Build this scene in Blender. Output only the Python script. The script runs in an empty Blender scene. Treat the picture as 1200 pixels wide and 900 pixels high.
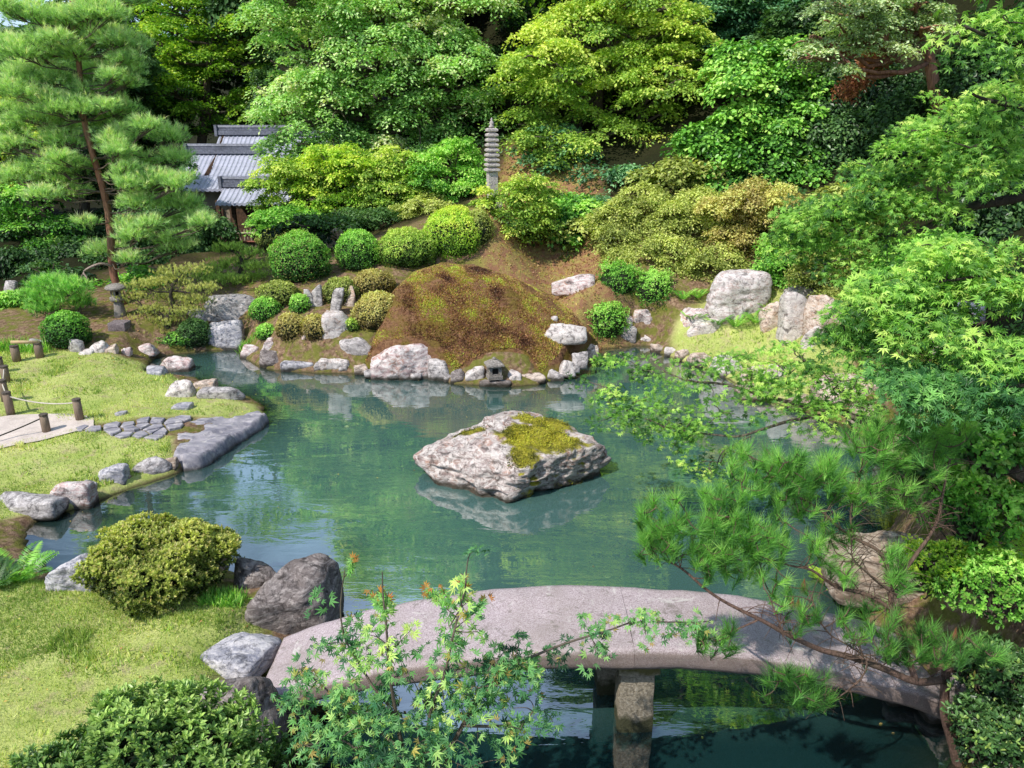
import bpy, math, numpy as np
from mathutils import Vector
R = np.random.RandomState(7)
scene = bpy.context.scene
COL = scene.collection
# ------------------------------------------------------------------ camera geometry
CAM = np.array([0.0, 0.0, 5.0]); PITCH = math.radians(19.0); FP = 920.0
FWD = np.array([0, math.cos(PITCH), -math.sin(PITCH)]); UPV = np.array([0, math.sin(PITCH), math.cos(PITCH)])
RT = np.array([1.0, 0, 0])
def ray(px, py): return RT*(px-600)/FP + FWD + UPV*(450-py)/FP
def pz(px, py, z=0.0):
    d = ray(px, py); return CAM + d*((z-5.0)/d[2])
def pY(px, py, Y):
    d = ray(px, py); return CAM + d*(Y/d[1])
def depth(p): return float(np.dot(np.asarray(p)-CAM, FWD))
def mpp(p): return depth(p)/FP          # metres per photo pixel at p
# ------------------------------------------------------------------ noise
def _hash(ix, iy, iz, s):
    h = (ix.astype(np.int64)*374761393 + iy.astype(np.int64)*668265263 + iz.astype(np.int64)*2147483647 + s*1274126177) & 0xffffffff
    h = ((h ^ (h >> 13))*1274126177) & 0xffffffff
    h = ((h ^ (h >> 16))*2246822519) & 0xffffffff
    return ((h ^ (h >> 15)) & 0xffffff)/float(0xffffff)
def vnoise(p, s=0):
    p = np.asarray(p, float); i = np.floor(p).astype(np.int64); f = p-i; f = f*f*(3-2*f)
    r = 0
    for dx in (0, 1):
        for dy in (0, 1):
            for dz in (0, 1):
                w = (f[..., 0] if dx else 1-f[..., 0])*(f[..., 1] if dy else 1-f[..., 1])*(f[..., 2] if dz else 1-f[..., 2])
                r = r + w*_hash(i[..., 0]+dx, i[..., 1]+dy, i[..., 2]+dz, s)
    return r*2-1
def fbm(p, s=0, o=4, g=.5):
    r = 0; a = 1; p = np.asarray(p, float)
    for k in range(o): r = r+a*vnoise(p, s+k*17); p = p*2.03+3.7; a *= g
    return r
def P3(x, y, z=0.0): return np.stack([x, y, np.zeros_like(x)+z], -1)
def sst(a, b, x):
    t = np.clip((x-a)/(b-a), 0, 1); return t*t*(3-2*t)
def nrm(v): return v/np.maximum(np.linalg.norm(v, axis=-1, keepdims=True), 1e-9)
# ------------------------------------------------------------------ terrain
SH = [(40,612),(100,594),(150,572),(205,556),(235,543),(275,515),(306,488),(308,478),(297,468),(250,457),(233,446),(205,442),(176,441),(170,436),
 (182,418),(215,414),(240,411),(267,410),(279,408),(283,417),(302,429),(330,435),(370,437),(400,438),(430,438),(467,441),(510,443),(533,450),(567,452),
 (597,453),(630,451),(660,442),(680,430),(693,416),(706,409),(730,407),(745,405),(760,405),(775,415),(810,427),(843,437),(887,467),(930,478),(987,497),(1040,530),(1065,580),
 (1030,640),(1000,688),(1015,730),(1060,765),(1090,800),(1120,850),(1130,900)]
SHW = [tuple(pz(a, b)[:2]) for a, b in SH] + [(3.1,3.8),(3.3,1.0),(-.5,1.0),(-.95,3.6)] + \
      [tuple(pz(a, b)[:2]) for a, b in [(335,900),(345,845),(322,800),(352,765),(388,730),(392,692),(376,672),(300,680),(230,660),(130,660),(75,684),(45,655),(25,630)]]
SHW = np.array(SHW)
def sdist(x, y, poly):
    x = np.asarray(x, float); y = np.asarray(y, float)
    d = np.full(x.shape, 1e9); ins = np.zeros(x.shape, bool); n = len(poly)
    for i in range(n):
        ax, ay = poly[i]; bx, by = poly[(i+1) % n]; ex, ey = bx-ax, by-ay
        t = np.clip(((x-ax)*ex+(y-ay)*ey)/(ex*ex+ey*ey+1e-12), 0, 1)
        d = np.minimum(d, (x-ax-t*ex)**2+(y-ay-t*ey)**2)
        c = (ay > y) != (by > y)
        with np.errstate(divide='ignore', invalid='ignore'):
            xi = (bx-ax)*(y-ay)/(by-ay if by != ay else 1e-12)+ax
        ins ^= c & (x < xi)
    d = np.sqrt(d); return np.where(ins, -d, d)      # negative inside polygon
CP = [(30,450,.3),(150,440,.28),(100,480,.3),(240,472,.2),(50,420,.35),(150,415,.3),(20,505,.3),(150,500,.28),(60,550,.22),(150,530,.22),(0,580,.22),
 (0,700,.42),(170,730,.42),(100,800,.48),(50,880,.55),(290,775,.42),(240,850,.5),(60,400,.42),(20,380,.6),(100,370,.65),(200,392,.45),(135,382,.6),
 (250,350,.9),(265,380,.5),(300,335,1.1),(345,338,1.2),(415,322,1.4),(475,315,1.5),(540,400,.55),(620,400,.55),(400,380,.8),(340,400,.55),(620,300,1.5),(600,280,2.0),(575,252,2.6),
 (670,345,1.1),(720,365,.9),(700,320,1.4),(860,375,.75),(900,400,.5),(850,395,.42),(800,372,.7),(930,420,.5),(980,400,.9),(1010,440,.6),(1050,480,.5),(1130,470,.9),
 (1150,560,.7),(1080,680,.45),(1120,760,.45),(1180,700,.6),(1180,850,.7),(30,335,.8),(60,200,.0)][:-1]
CW = [(-6,2,.8),(-3,2,.65),(-10,6,.5),(-12,25,1.2),(-7,27,1.0),(-10,32,.5),(-20,30,1.2),(-25,45,2.5),(0,25,3.6),(0,30,6),(0,40,12),(5,24,4.4),(8,20,3),(10,24,6),
 (12,30,11),(5,30,8),(5,45,18),(0,60,22),(-9,45,3),(-15,60,5),(-30,60,5),(25,45,24),(20,25,13),(15,15,6.5),(12,10,4),(9,6,2.2),(7,3,1.4),(15,3,4),(30,10,10),(30,60,28),
 (-30,20,2.5),(-30,5,1.5),(-15,12,.7),(6.5,19,2.0),(3.5,21,2.6),(-3.5,21.5,1.9),(.3,18.9,.95),(-.9,18.9,1.0),(1.6,18.7,.8),(-1.5,16.6,.5),(0,16.6,.4),(1.0,16.8,.3),(4.1,6.2,1.1),(4.6,6.2,1.5),(4.6,5.0,1.0),(4.2,4.4,.8),(5.2,6,1.9),(5.6,7.5,2.3),(4.6,7.6,1.2),(5.2,9,1.8),(-30,90,8),(0,90,30),(40,90,40),(1,-3,1.2),(10,-4,2)]
CX = np.array([list(pz(a, b, c)) for a, b, c in CP]+[list(c) for c in CW])
def _k(dx, dy): return np.sqrt(dx*dx+dy*dy+.8)
_A = _k(CX[:, None, 0]-CX[None, :, 0], CX[:, None, 1]-CX[None, :, 1]); _n = len(CX)
_M = np.zeros((_n+3, _n+3)); _M[:_n, :_n] = _A-np.eye(_n)*.05; _M[:_n, _n] = 1; _M[:_n, _n+1:] = CX[:, :2]; _M[_n, :_n] = 1; _M[_n+1:, :_n] = CX[:, :2].T
_W = np.linalg.solve(_M, np.concatenate([CX[:, 2], [0, 0, 0]]))
def rbf(x, y):
    r = _W[_n]+_W[_n+1]*x+_W[_n+2]*y
    for i in range(_n): r = r+_W[i]*_k(x-CX[i, 0], y-CX[i, 1])
    return r
MC = np.array([-1.15, 16.75]); MR = np.array([2.0, 2.05]); MH = 1.42   # moss mound
def mound_abs(x, y):
    zr = np.interp(x, [-3.1, -2.85, -2.55, -2.1, -1.5, -.76, 0, .76, 1.33, 1.75, 2.0], [0, .75, 1.35, 1.75, 1.93, 1.86, 1.62, 1.25, .82, .35, 0])
    v = np.clip(np.abs((y-16.75)/np.where(y < 16.75, 2.05, 1.7)), 0, 1); return zr*(1-v**2.1)**.85
def mound(x, y):
    x = np.asarray(x, float); y = np.asarray(y, float); return np.maximum(mound_abs(x, y)-H0(x, y), 0)
def H0(x, y, sd=None):
    x = np.asarray(x, float); y = np.asarray(y, float)
    if sd is None: sd = sdist(x, y, SHW)
    land = np.maximum(rbf(x, y), .12)
    big = fbm(P3(x*.5, y*.5), 5, 3)*.05 + fbm(P3(x*2.5, y*2.5), 9, 2)*.012
    far = sst(3, 12, sd)
    land = land+big*(1+far*5)
    e = sst(0, .7, sd)
    h = (.09+big*.2)*(1-e)+land*e
    h = np.where(sd < .06, -.25+(sd+.1)/.16*.33, h) if False else h*sst(-.02, .08, sd)
    bed = -(1.1-.72*np.exp(-((x+4.6)/2.6)**2-((y-9.0)/1.5)**2))*sst(0, 1.8, -sd)-.12*sst(0, .15, -sd)+fbm(P3(x*3, y*3), 3, 2)*.04
    return np.where(sd < 0, bed, h)
def H(x, y):
    x = np.atleast_1d(np.asarray(x, float)); y = np.atleast_1d(np.asarray(y, float))
    return H0(x, y)+mound(x, y)
def hit(px, py):
    d = ray(px, py); t = np.linspace(3.5, 60, 2500); p = CAM+d*t[:, None]
    h = np.maximum(H(p[:, 0], p[:, 1]), 0)
    k = np.argmax(p[:, 2] <= h)
    if p[k, 2] > h[k]: k = len(t)-1
    q = p[k].copy(); q[2] = h[k]; return q
# ------------------------------------------------------------------ object helpers
def link(o, parent=None):
    COL.objects.link(o)
    if parent is not None: o.parent = parent
    return o
def tag(o, label=None, cat=None, group=None, kind=None):
    if label: o['label'] = label
    if cat: o['category'] = cat
    if group: o['group'] = group
    if kind: o['kind'] = kind
    return o
def thing(name, loc, label, cat, group=None):
    o = bpy.data.objects.new(name, None); o.location = loc; o.empty_display_size = .1
    link(o); return tag(o, label, cat, group)
def mesh_np(name, V, F, mats, parent=None, loc=(0, 0, 0), col=None, smooth=False, attrs=None, mi=None):
    """V (n,3) world coords, F list of (m,k) int arrays"""
    V = np.asarray(V, np.float32)-np.asarray(loc, np.float32)
    if not isinstance(F, list): F = [F]
    F = [np.asarray(f, np.int32) for f in F if len(f)]
    me = bpy.data.meshes.new(name)
    me.vertices.add(len(V)); me.vertices.foreach_set('co', V.ravel())
    nl = sum(f.size for f in F); npoly = sum(len(f) for f in F)
    me.loops.add(nl); me.loops.foreach_set('vertex_index', np.concatenate([f.ravel() for f in F]))
    tot = np.concatenate([np.full(len(f), f.shape[1], np.int32) for f in F]); st = np.concatenate([[0], np.cumsum(tot)[:-1]]).astype(np.int32)
    me.polygons.add(npoly); me.polygons.foreach_set('loop_start', st)
    try: me.polygons.foreach_set('loop_total', tot)
    except Exception: pass
    if mi is not None: me.polygons.foreach_set('material_index', np.asarray(mi, np.int32))
    me.polygons.foreach_set('use_smooth', np.full(npoly, smooth, bool))
    if col is not None:
        a = me.color_attributes.new('col', 'FLOAT_COLOR', 'POINT')
        c = np.ones((len(V), 4), np.float32); c[:, :3] = col; a.data.foreach_set('color', c.ravel())
    for k, v in (attrs or {}).items():
        a = me.attributes.new(k, 'FLOAT', 'POINT'); a.data.foreach_set('value', np.asarray(v, np.float32))
    me.update(); me.validate()
    for m in (mats if isinstance(mats, (list, tuple)) else [mats]): me.materials.append(m)
    o = bpy.data.objects.new(name, me); link(o, parent)
    ploc = np.array(parent.location) if parent is not None else np.zeros(3)
    q = parent
    while q is not None and q.parent is not None: q = q.parent; ploc = ploc+np.array(q.location)
    o.location = np.asarray(loc, float)-ploc
    return o
class Acc:
    def __init__(s): s.V = []; s.F = {}; s.n = 0
    def add(s, V, F):
        V = np.asarray(V, float); 
        if not isinstance(F, list): F = [F]
        for f in F:
            f = np.asarray(f, int)
            if len(f): s.F.setdefault(f.shape[1], []).append(f+s.n)
        s.V.append(V); s.n += len(V)
    def box(s, c, sz, rz=0, taper=1.0):
        x, y, z = np.array(sz)/2
        v = np.array([[a*x*(taper if k > 0 else 1), b*y*(taper if k > 0 else 1), k*z] for k in (-1, 1) for a, b in ((-1, -1), (1, -1), (1, 1), (-1, 1))])
        cr, sr = math.cos(rz), math.sin(rz)
        v = np.stack([v[:, 0]*cr-v[:, 1]*sr, v[:, 0]*sr+v[:, 1]*cr, v[:, 2]], 1)+np.array(c)
        s.add(v, [[(0, 3, 2, 1), (4, 5, 6, 7), (0, 1, 5, 4), (1, 2, 6, 5), (2, 3, 7, 6), (3, 0, 4, 7)]])
    def tube(s, pts, rad, seg=6, cap=True):
        p = np.asarray(pts, float); n = len(p); rad = np.broadcast_to(np.asarray(rad, float), (n,))
        t = np.gradient(p, axis=0); t = nrm(t)
        ref = np.array([0, 0, 1.0]) if abs(t[:, 2]).mean() < .8 else np.array([1.0, 0, 0])
        a = nrm(np.cross(t, ref)); b = np.cross(t, a)
        an = np.arange(seg)/seg*2*math.pi
        V = (p[:, None]+rad[:, None, None]*(a[:, None]*np.cos(an)[None, :, None]+b[:, None]*np.sin(an)[None, :, None])).reshape(-1, 3)
        i = np.arange(n-1)[:, None]*seg; j = np.arange(seg)[None]; j2 = (j+1) % seg
        F = np.stack([i+j, i+j2, i+seg+j2, i+seg+j], -1).reshape(-1, 4)
        s.add(V, [F]+([np.arange(seg)[None, ::-1], (np.arange(seg)+(n-1)*seg)[None]] if cap else []))
    def lathe(s, c, prof, seg=16, phase=0, sq=0):
        """prof: list of (r,z)"""
        an = np.arange(seg)/seg*2*math.pi+phase; V = []
        for r, z in prof: V += [[c[0]+r*math.cos(a), c[1]+r*math.sin(a), c[2]+z] for a in an]
        n = len(prof); i = np.arange(n-1)[:, None]*seg; j = np.arange(seg)[None]; j2 = (j+1) % seg
        F = np.stack([i+j, i+j2, i+seg+j2, i+seg+j], -1).reshape(-1, 4)
        s.add(V, [F, np.arange(seg)[None, ::-1], (np.arange(seg)+(n-1)*seg)[None]])
    def build(s, name, mat, parent=None, loc=(0, 0, 0), smooth=False):
        V = np.concatenate(s.V); F = [np.concatenate(f) for f in s.F.values()]
        return mesh_np(name, V, F, mat, parent, loc, smooth=smooth)
def curve(pts, n=16, wob=0, seed=0):
    p = np.asarray(pts, float); m = len(p)
    q = np.vstack([2*p[0]-p[1], p, 2*p[-1]-p[-2]]); out = []
    ts = np.linspace(0, m-1-1e-6, n)
    for t in ts:
        i = int(t); f = t-i; a, b, c, d = q[i], q[i+1], q[i+2], q[i+3]
        out.append(.5*((2*b)+(c-a)*f+(2*a-5*b+4*c-d)*f*f+(3*b-a-3*c+d)*f**3))
    out = np.array(out)
    if wob: 
        k = np.stack([fbm(out*1.7+seed*7.1, seed+j*5, 2) for j in range(3)], 1); env = np.sin(np.linspace(0, math.pi, n))[:, None]**.5
        out = out+k*wob*env
    return out
# ------------------------------------------------------------------ materials
def lin(r, g, b):
    f = lambda c: ((c/255+.055)/1.055)**2.4 if c/255 > .04045 else c/255/12.92
    return np.array([f(r), f(g), f(b)])
class NT:
    def __init__(s, name):
        s.m = bpy.data.materials.new(name); s.m.use_nodes = True; s.t = s.m.node_tree; s.t.nodes.clear()
        s.out = s.t.nodes.new('ShaderNodeOutputMaterial')
    def n(s, typ, **kw):
        nd = s.t.nodes.new('ShaderNode'+typ)
        for k, v in kw.items():
            if k in nd.inputs and not hasattr(type(nd), k): s.set(nd.inputs[k], v)
            elif hasattr(nd, k) and k not in ('inputs',): setattr(nd, k, v)
            else: s.set(nd.inputs[k.replace('_', ' ')], v)
        return nd
    def set(s, sock, v):
        if isinstance(v, bpy.types.NodeSocket): s.t.links.new(v, sock)
        elif isinstance(v, bpy.types.Node): s.t.links.new(v.outputs[0], sock)
        else:
            if sock.type == 'RGBA' and len(v) == 3: v = (*v, 1)
            sock.default_value = v
    def noise(s, scale, detail=4, rough=.55, vec=None, dist=0):
        nd = s.t.nodes.new('ShaderNodeTexNoise'); nd.inputs['Scale'].default_value = scale; nd.inputs['Detail'].default_value = detail
        nd.inputs['Roughness'].default_value = rough; nd.inputs['Distortion'].default_value = dist
        if vec is not None: s.set(nd.inputs['Vector'], vec)
        return nd.outputs['Fac']
    def ramp(s, fac, stops):
        nd = s.t.nodes.new('ShaderNodeValToRGB'); e = nd.color_ramp.elements
        while len(e) > 1: e.remove(e[-1])
        for i, (p, c) in enumerate(stops):
            el = e[0] if i == 0 else e.new(p)
            el.position = p; c = (c, c, c) if np.isscalar(c) else c; el.color = (*c[:3], 1)
        s.set(nd.inputs['Fac'], fac); return nd.outputs['Color']
    def mix(s, f, a, b, mode='MIX'):
        nd = s.t.nodes.new('ShaderNodeMix'); nd.data_type = 'RGBA'; nd.blend_type = mode
        s.set(nd.inputs[0], f); s.set(nd.inputs[6], a); s.set(nd.inputs[7], b); return nd.outputs[2]
    def math(s, op, a, b=0.0, clamp=False):
        nd = s.t.nodes.new('ShaderNodeMath'); nd.operation = op; nd.use_clamp = clamp
        s.set(nd.inputs[0], a); s.set(nd.inputs[1], b); return nd.outputs[0]
    def pos(s): return s.t.nodes.new('ShaderNodeNewGeometry').outputs['Position']
    def nz(s):
        g = s.t.nodes.new('ShaderNodeNewGeometry'); x = s.t.nodes.new('ShaderNodeSeparateXYZ'); s.set(x.inputs[0], g.outputs['Normal']); return x.outputs[2]
    def pzz(s):
        x = s.t.nodes.new('ShaderNodeSeparateXYZ'); s.set(x.inputs[0], s.pos()); return x.outputs[2]
    def scaled(s, v, sc):
        nd = s.t.nodes.new('ShaderNodeMapping'); nd.inputs['Scale'].default_value = sc; s.set(nd.inputs['Vector'], v); return nd.outputs[0]
    def bump(s, h, strength=.5, dist=.02, prev=None):
        nd = s.t.nodes.new('ShaderNodeBump'); nd.inputs['Strength'].default_value = strength; nd.inputs['Distance'].default_value = dist
        s.set(nd.inputs['Height'], h)
        if prev is not None: s.set(nd.inputs['Normal'], prev)
        return nd.outputs[0]
    def finish(s, color, rough=.8, bump=None, spec=.3):
        b = s.t.nodes.new('ShaderNodeBsdfPrincipled'); s.set(b.inputs['Base Color'], color); s.set(b.inputs['Roughness'], rough)
        b.inputs['Specular IOR Level'].default_value = spec
        if bump is not None: s.set(b.inputs['Normal'], bump)
        s.t.links.new(b.outputs[0], s.out.inputs[0]); return s.m
def leafmat(name, trans=.35, rough=.45, spec=.35):
    t = NT(name); a = t.t.nodes.new('ShaderNodeAttribute'); a.attribute_name = 'col'
    b = t.t.nodes.new('ShaderNodeBsdfPrincipled'); t.set(b.inputs['Base Color'], a.outputs['Color']); b.inputs['Roughness'].default_value = rough
    b.inputs['Specular IOR Level'].default_value = spec
    tr = t.t.nodes.new('ShaderNodeBsdfTranslucent')
    g = t.mix(1.0, a.outputs['Color'], (1.25, 1.35, .55), 'MULTIPLY'); t.set(tr.inputs['Color'], g)
    mx = t.t.nodes.new('ShaderNodeMixShader'); mx.inputs[0].default_value = trans
    t.t.links.new(b.outputs[0], mx.inputs[1]); t.t.links.new(tr.outputs[0], mx.inputs[2]); t.t.links.new(mx.outputs[0], t.out.inputs[0])
    return t.m
LEAF = leafmat('leaf', .38); LEAFG = leafmat('glossy_leaf', .25, .38, .4); NEED = leafmat('needle', .35, .5, .3)
def bark(name, c1, c2, sc=6):
    t = NT(name); v = t.scaled(t.pos(), (sc*3, sc*3, sc*.7)); n = t.noise(1.6, 6, .65, v, .6); n2 = t.noise(1.3, 3, .5, t.pos())
    c = t.ramp(n, [(.3, c1), (.62, c2)]); c = t.mix(t.ramp(n2, [(.45, 0), (.75, .45)]), c, (.09, .1, .06))
    return t.finish(c, .9, t.bump(n, .8, .03))
BARK = bark('grey_bark', (.035, .027, .02), (.17, .13, .1)); BARKR = bark('red_pine_bark', (.1, .04, .025), (.36, .17, .11), 4)
BARKD = bark('dark_bark', (.012, .01, .008), (.06, .045, .035)); BARKP = bark('pale_twig', (.2, .14, .12), (.42, .32, .28), 8)
def rockmat(name, base, alt, white, patch=.5, moss=.0, mosscol=(.22, .24, .02), seed=0., wet=True, scale=1.0, warm=None):
    t = NT(name); g = t.t.nodes.new('ShaderNodeTexCoord').outputs['Object']
    mp = t.t.nodes.new('ShaderNodeMapping'); mp.inputs['Location'].default_value = (seed*3.1, seed*7.7, seed*1.3); t.set(mp.inputs['Vector'], g); v = mp.outputs[0]
    n1 = t.noise(2.2*scale, 5, .6, v, .4); n2 = t.noise(7*scale, 6, .7, v, .8); n3 = t.noise(38, 5, .75, v); n4 = t.noise(4.5*scale, 8, .75, t.scaled(v, (1, 1, 2.6)), 1.6)
    c = t.mix(t.ramp(n1, [(.36, 0), (.62, 1)]), base, alt)
    if warm is not None: c = t.mix(t.ramp(t.noise(3.1*scale, 4, .6, t.scaled(v, (1.3, 1, 1))), [(.5, 0), (.62, .8)]), c, warm)
    c = t.mix(t.ramp(n4, [(.5-.12*patch, 0), (.62-.12*patch, .85)]), c, white)
    c = t.mix(t.ramp(n2, [(.34, .85), (.48, 0)]), c, np.array(base)*.18)                     # dark hollows, stains
    crk = t.t.nodes.new('ShaderNodeTexVoronoi'); crk.feature = 'DISTANCE_TO_EDGE'; crk.inputs['Scale'].default_value = 1.7*scale
    vv = t.t.nodes.new('ShaderNodeVectorMath'); vv.operation = 'ADD'; t.set(vv.inputs[0], v); nn = t.t.nodes.new('ShaderNodeTexNoise'); nn.inputs['Scale'].default_value = 3; t.set(nn.inputs['Vector'], v); t.set(vv.inputs[1], nn.outputs['Color'])
    t.set(crk.inputs['Vector'], vv.outputs[0])
    cr = t.ramp(t.noise(1.9*scale, 7, .62, t.scaled(v, (1, 1, 1.8)), 1.2), [(.488, 0), (.5, 1), (.512, 0)])
    c = t.mix(t.math('MULTIPLY', cr, .55), c, np.array(base)*.25)
    c = t.mix(t.ramp(n3, [(.35, .28), (.6, 0)]), c, np.array(base)*.3)
    if moss > 0:
        f = t.math('ADD', t.math('MULTIPLY', t.nz(), .55), t.math('MULTIPLY', t.noise(3.0*scale, 5, .62, v, .5), 1.1))
        mf = t.ramp(f, [(1.22-.3*moss, 0), (1.27-.3*moss, 1)])
        mc = t.mix(t.noise(14, 4, .6, v), np.array(mosscol)*.35, np.array(mosscol)*1.5)
        c = t.mix(mf, c, mc)
    if wet:
        z = t.math('ADD', t.pzz(), t.math('MULTIPLY', t.noise(9, 3, .5, v), .09)); c = t.mix(t.ramp(z, [(.085, .9), (.15, 0)]), c, (.022, .02, .01))
    hgt = t.math('ADD', t.math('MULTIPLY', n2, .6), t.math('MULTIPLY', n3, .25)); hgt = t.math('SUBTRACT', hgt, t.math('MULTIPLY', cr, .12))
    return t.finish(c, .85, t.bump(hgt, .9, .035), .25)
WH = (.74, .69, .66)
RM = {'pinkwhite': rockmat('pink_white_rock', (.44,.32,.31), (.55,.44,.42), (.74,.69,.67), .85, .42, (.2,.17,.04), seed=8, wet=False, warm=(.42,.24,.2)),
 'grey': rockmat('grey_rock', (.22, .20, .20), (.40, .36, .35), (.64, .59, .57), .45, .25, seed=1),
 'pink': rockmat('pink_rock', (.40, .27, .27), (.55, .40, .38), WH, .55, .35, seed=2, warm=(.42, .2, .13)),
 'white': rockmat('white_rock', (.42, .35, .33), (.5, .42, .4), (.72, .66, .62), .9, .1, seed=3, warm=(.5, .3, .2)),
 'dark': rockmat('dark_rock', (.10, .08, .075), (.21, .175, .165), (.40, .35, .33), .25, .15, seed=4),
 'blue': rockmat('bluegrey_rock', (.24, .24, .29), (.42, .40, .43), (.64, .6, .6), .5, .05, seed=5),
 'warm': rockmat('warm_rock', (.36, .24, .18), (.5, .36, .28), (.68, .58, .5), .7, .2, seed=6, warm=(.5, .25, .12)),
 'brown': rockmat('brown_rock', (.22, .16, .12), (.40, .30, .23), (.55, .46, .38), .3, .15, seed=7)}
def simple(name, c1, c2, sc=8, rough=.85, bumpd=.01, spec=.3, det=5):
    t = NT(name); n = t.noise(sc, det, .65, t.pos()); n2 = t.noise(sc*.15, 3, .6, t.pos())
    c = t.mix(t.ramp(n, [(.35, 0), (.65, 1)]), c1, c2); c = t.mix(t.ramp(n2, [(.4, 0), (.7, .4)]), c, np.array(c1)*.6)
    return t.finish(c, rough, t.bump(n, .7, bumpd), spec)
# ================================================================== SETTING
def poly_px(pts, z): return np.array([pz(a, b, z)[:2] for a, b in pts])
LAWN_FAR = poly_px([(-700,640),(-700,430),(-60,425),(20,415),(100,418),(180,416),(186,430),(235,455),(300,468),(306,482),(200,487),(110,500),(0,490)], .28)
LAWN_STRIP = poly_px([(-500,640),(-60,545),(0,525),(90,508),(200,512),(200,540),(150,556),(60,585),(0,600),(-200,660)], .24)
LAWN_NEAR = np.vstack([poly_px([(-600,700),(-60,640),(60,655),(110,672),(260,680),(300,700),(315,745),(250,790),(235,820),(262,850),(300,900)], .44), [(-1.3,3.5),(-1.3,1),(-9,1),(-14,6)]])
LAWN_RIGHT = poly_px([(770,405),(800,385),(850,378),(900,380),(960,398),(1010,430),(980,460),(900,450),(840,425),(790,415)], .45)
MOSS_BACK = poly_px([(560,285),(600,270),(700,285),(720,320),(740,350),(700,370),(660,370),(560,330)], 1.4)
def lawnmask(x, y):
    m = 0
    for P, w in ((LAWN_FAR, .25), (LAWN_STRIP, .12), (LAWN_NEAR, .2), (LAWN_RIGHT, .4)):
        m = np.maximum(m, sst(w*.5, -w*.5, sdist(x, y, P)+fbm(P3(x*3, y*3), 31, 2)*w*.5))
    return m
def axis(segs):
    out = []
    for a, b, d in segs: out.append(np.arange(a, b, d))
    return np.concatenate(out)
gx = axis([(-120, -40, 8), (-40, -14, .8), (-14, 10, .09), (10, 16, .3), (16, 46, 1), (46, 130, 8)])
gy = axis([(-12, 1.0, .5), (1, 24, .09), (24, 30, .25), (30, 60, .9), (60, 180, 8)])
GX, GY = np.meshgrid(gx, gy, indexing='xy'); sdg = sdist(GX, GY, SHW); Z = H0(GX, GY, sdg)
nx, ny = len(gx), len(gy)
Zg = Z - np.where(mound(GX, GY) > .02, .10, 0)
V = np.stack([GX, GY, Zg], -1).reshape(-1, 3)
i = (np.arange(ny-1)[:, None]*nx+np.arange(nx-1)[None]).ravel(); F = np.stack([i, i+1, i+nx+1, i+nx], 1)
lm = lawnmask(GX, GY).ravel(); mb = sst(.4, -.4, sdist(GX, GY, MOSS_BACK)).ravel()
near_bank = (sst(.9, .0, np.abs(sdg))*(GY > 12)).ravel()
t = NT('garden_ground')
A = lambda k: (lambda a: (setattr(a, 'attribute_name', k), a.outputs['Fac'])[1])(t.t.nodes.new('ShaderNodeAttribute'))
n1 = t.noise(1.3, 5, .6, t.pos()); n2 = t.noise(14, 5, .7, t.pos()); n3 = t.noise(60, 4, .7, t.pos()); n5 = t.noise(4.2, 4, .65, t.pos(), .6)
soil = t.ramp(n2, [(.3, (.07, .04, .025)), (.5, (.20, .125, .08)), (.68, (.36, .25, .16))])
soil = t.mix(t.ramp(n5, [(.44, 0), (.58, .8)]), soil, t.mix(n2, (.07, .10, .012), (.2, .2, .03)))
grass = t.mix(t.ramp(n1, [(.35, 0), (.65, 1)]), (.38, .45, .11), (.60, .62, .22))
grass = t.mix(t.ramp(n5, [(.5, 0), (.66, .8)]), grass, (.46, .37, .22)); grass = t.mix(t.ramp(t.noise(.9, 5, .65, t.pos(), .8), [(.55, 0), (.68, .6)]), grass, (.30, .42, .10))
grass = t.mix(t.ramp(n3, [(.3, .5), (.6, 0)]), grass, (.07, .11, .012))
mossb = t.mix(t.ramp(n5, [(.42, 0), (.6, 1)]), (.32, .165, .095), (.38, .31, .10)); mossb = t.mix(t.ramp(n3, [(.3, .6), (.6, 0)]), mossb, (.04, .02, .01))
c = t.mix(A('mossb'), soil, mossb); c = t.mix(A('lawn'), c, grass)
mud = t.mix(n2, (.05, .045, .02), (.16, .13, .06)); c = t.mix(t.ramp(t.pzz(), [(0, 1), (.04, 0)]), c, mud)
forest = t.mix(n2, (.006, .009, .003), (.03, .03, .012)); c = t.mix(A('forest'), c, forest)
GM = t.finish(c, .95, t.bump(t.math('ADD', n2, t.math('MULTIPLY', n3, .5)), .8, .04), .1)
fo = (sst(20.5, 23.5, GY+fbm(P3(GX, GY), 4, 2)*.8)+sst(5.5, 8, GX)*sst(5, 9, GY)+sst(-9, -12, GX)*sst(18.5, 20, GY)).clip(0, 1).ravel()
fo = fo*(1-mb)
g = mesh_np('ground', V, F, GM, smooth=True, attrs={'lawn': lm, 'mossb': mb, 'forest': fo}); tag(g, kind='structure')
# mound
mx_, my_ = np.meshgrid(np.arange(MC[0]-2.4, MC[0]+3.4, .04), np.arange(MC[1]-2.1, MC[1]+2.1, .04), indexing='xy')
ms = mound(mx_, my_); sdm = sdist(mx_, my_, SHW)
mz = H0(mx_, my_, sdm)+ms
q = P3(mx_, my_); mz = mz+(fbm(q*3, 60, 3)*.03+np.abs(fbm(q*np.array([9, 9, 1.0]), 61, 3))*.025)*sst(0, .2, ms)-.05*sst(.06, 0, ms)
mz = np.where(sdm < .1, np.minimum(mz, .02)-.2*(sdm < 0), mz)
V = np.stack([mx_, my_, mz], -1).reshape(-1, 3); n_ = mx_.shape[1]; i = (np.arange(mx_.shape[0]-1)[:, None]*n_+np.arange(n_-1)[None]).ravel()
F = np.stack([i, i+1, i+n_+1, i+n_], 1); keep = (ms.ravel()[F] > .0).any(1); F = F[keep]
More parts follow.
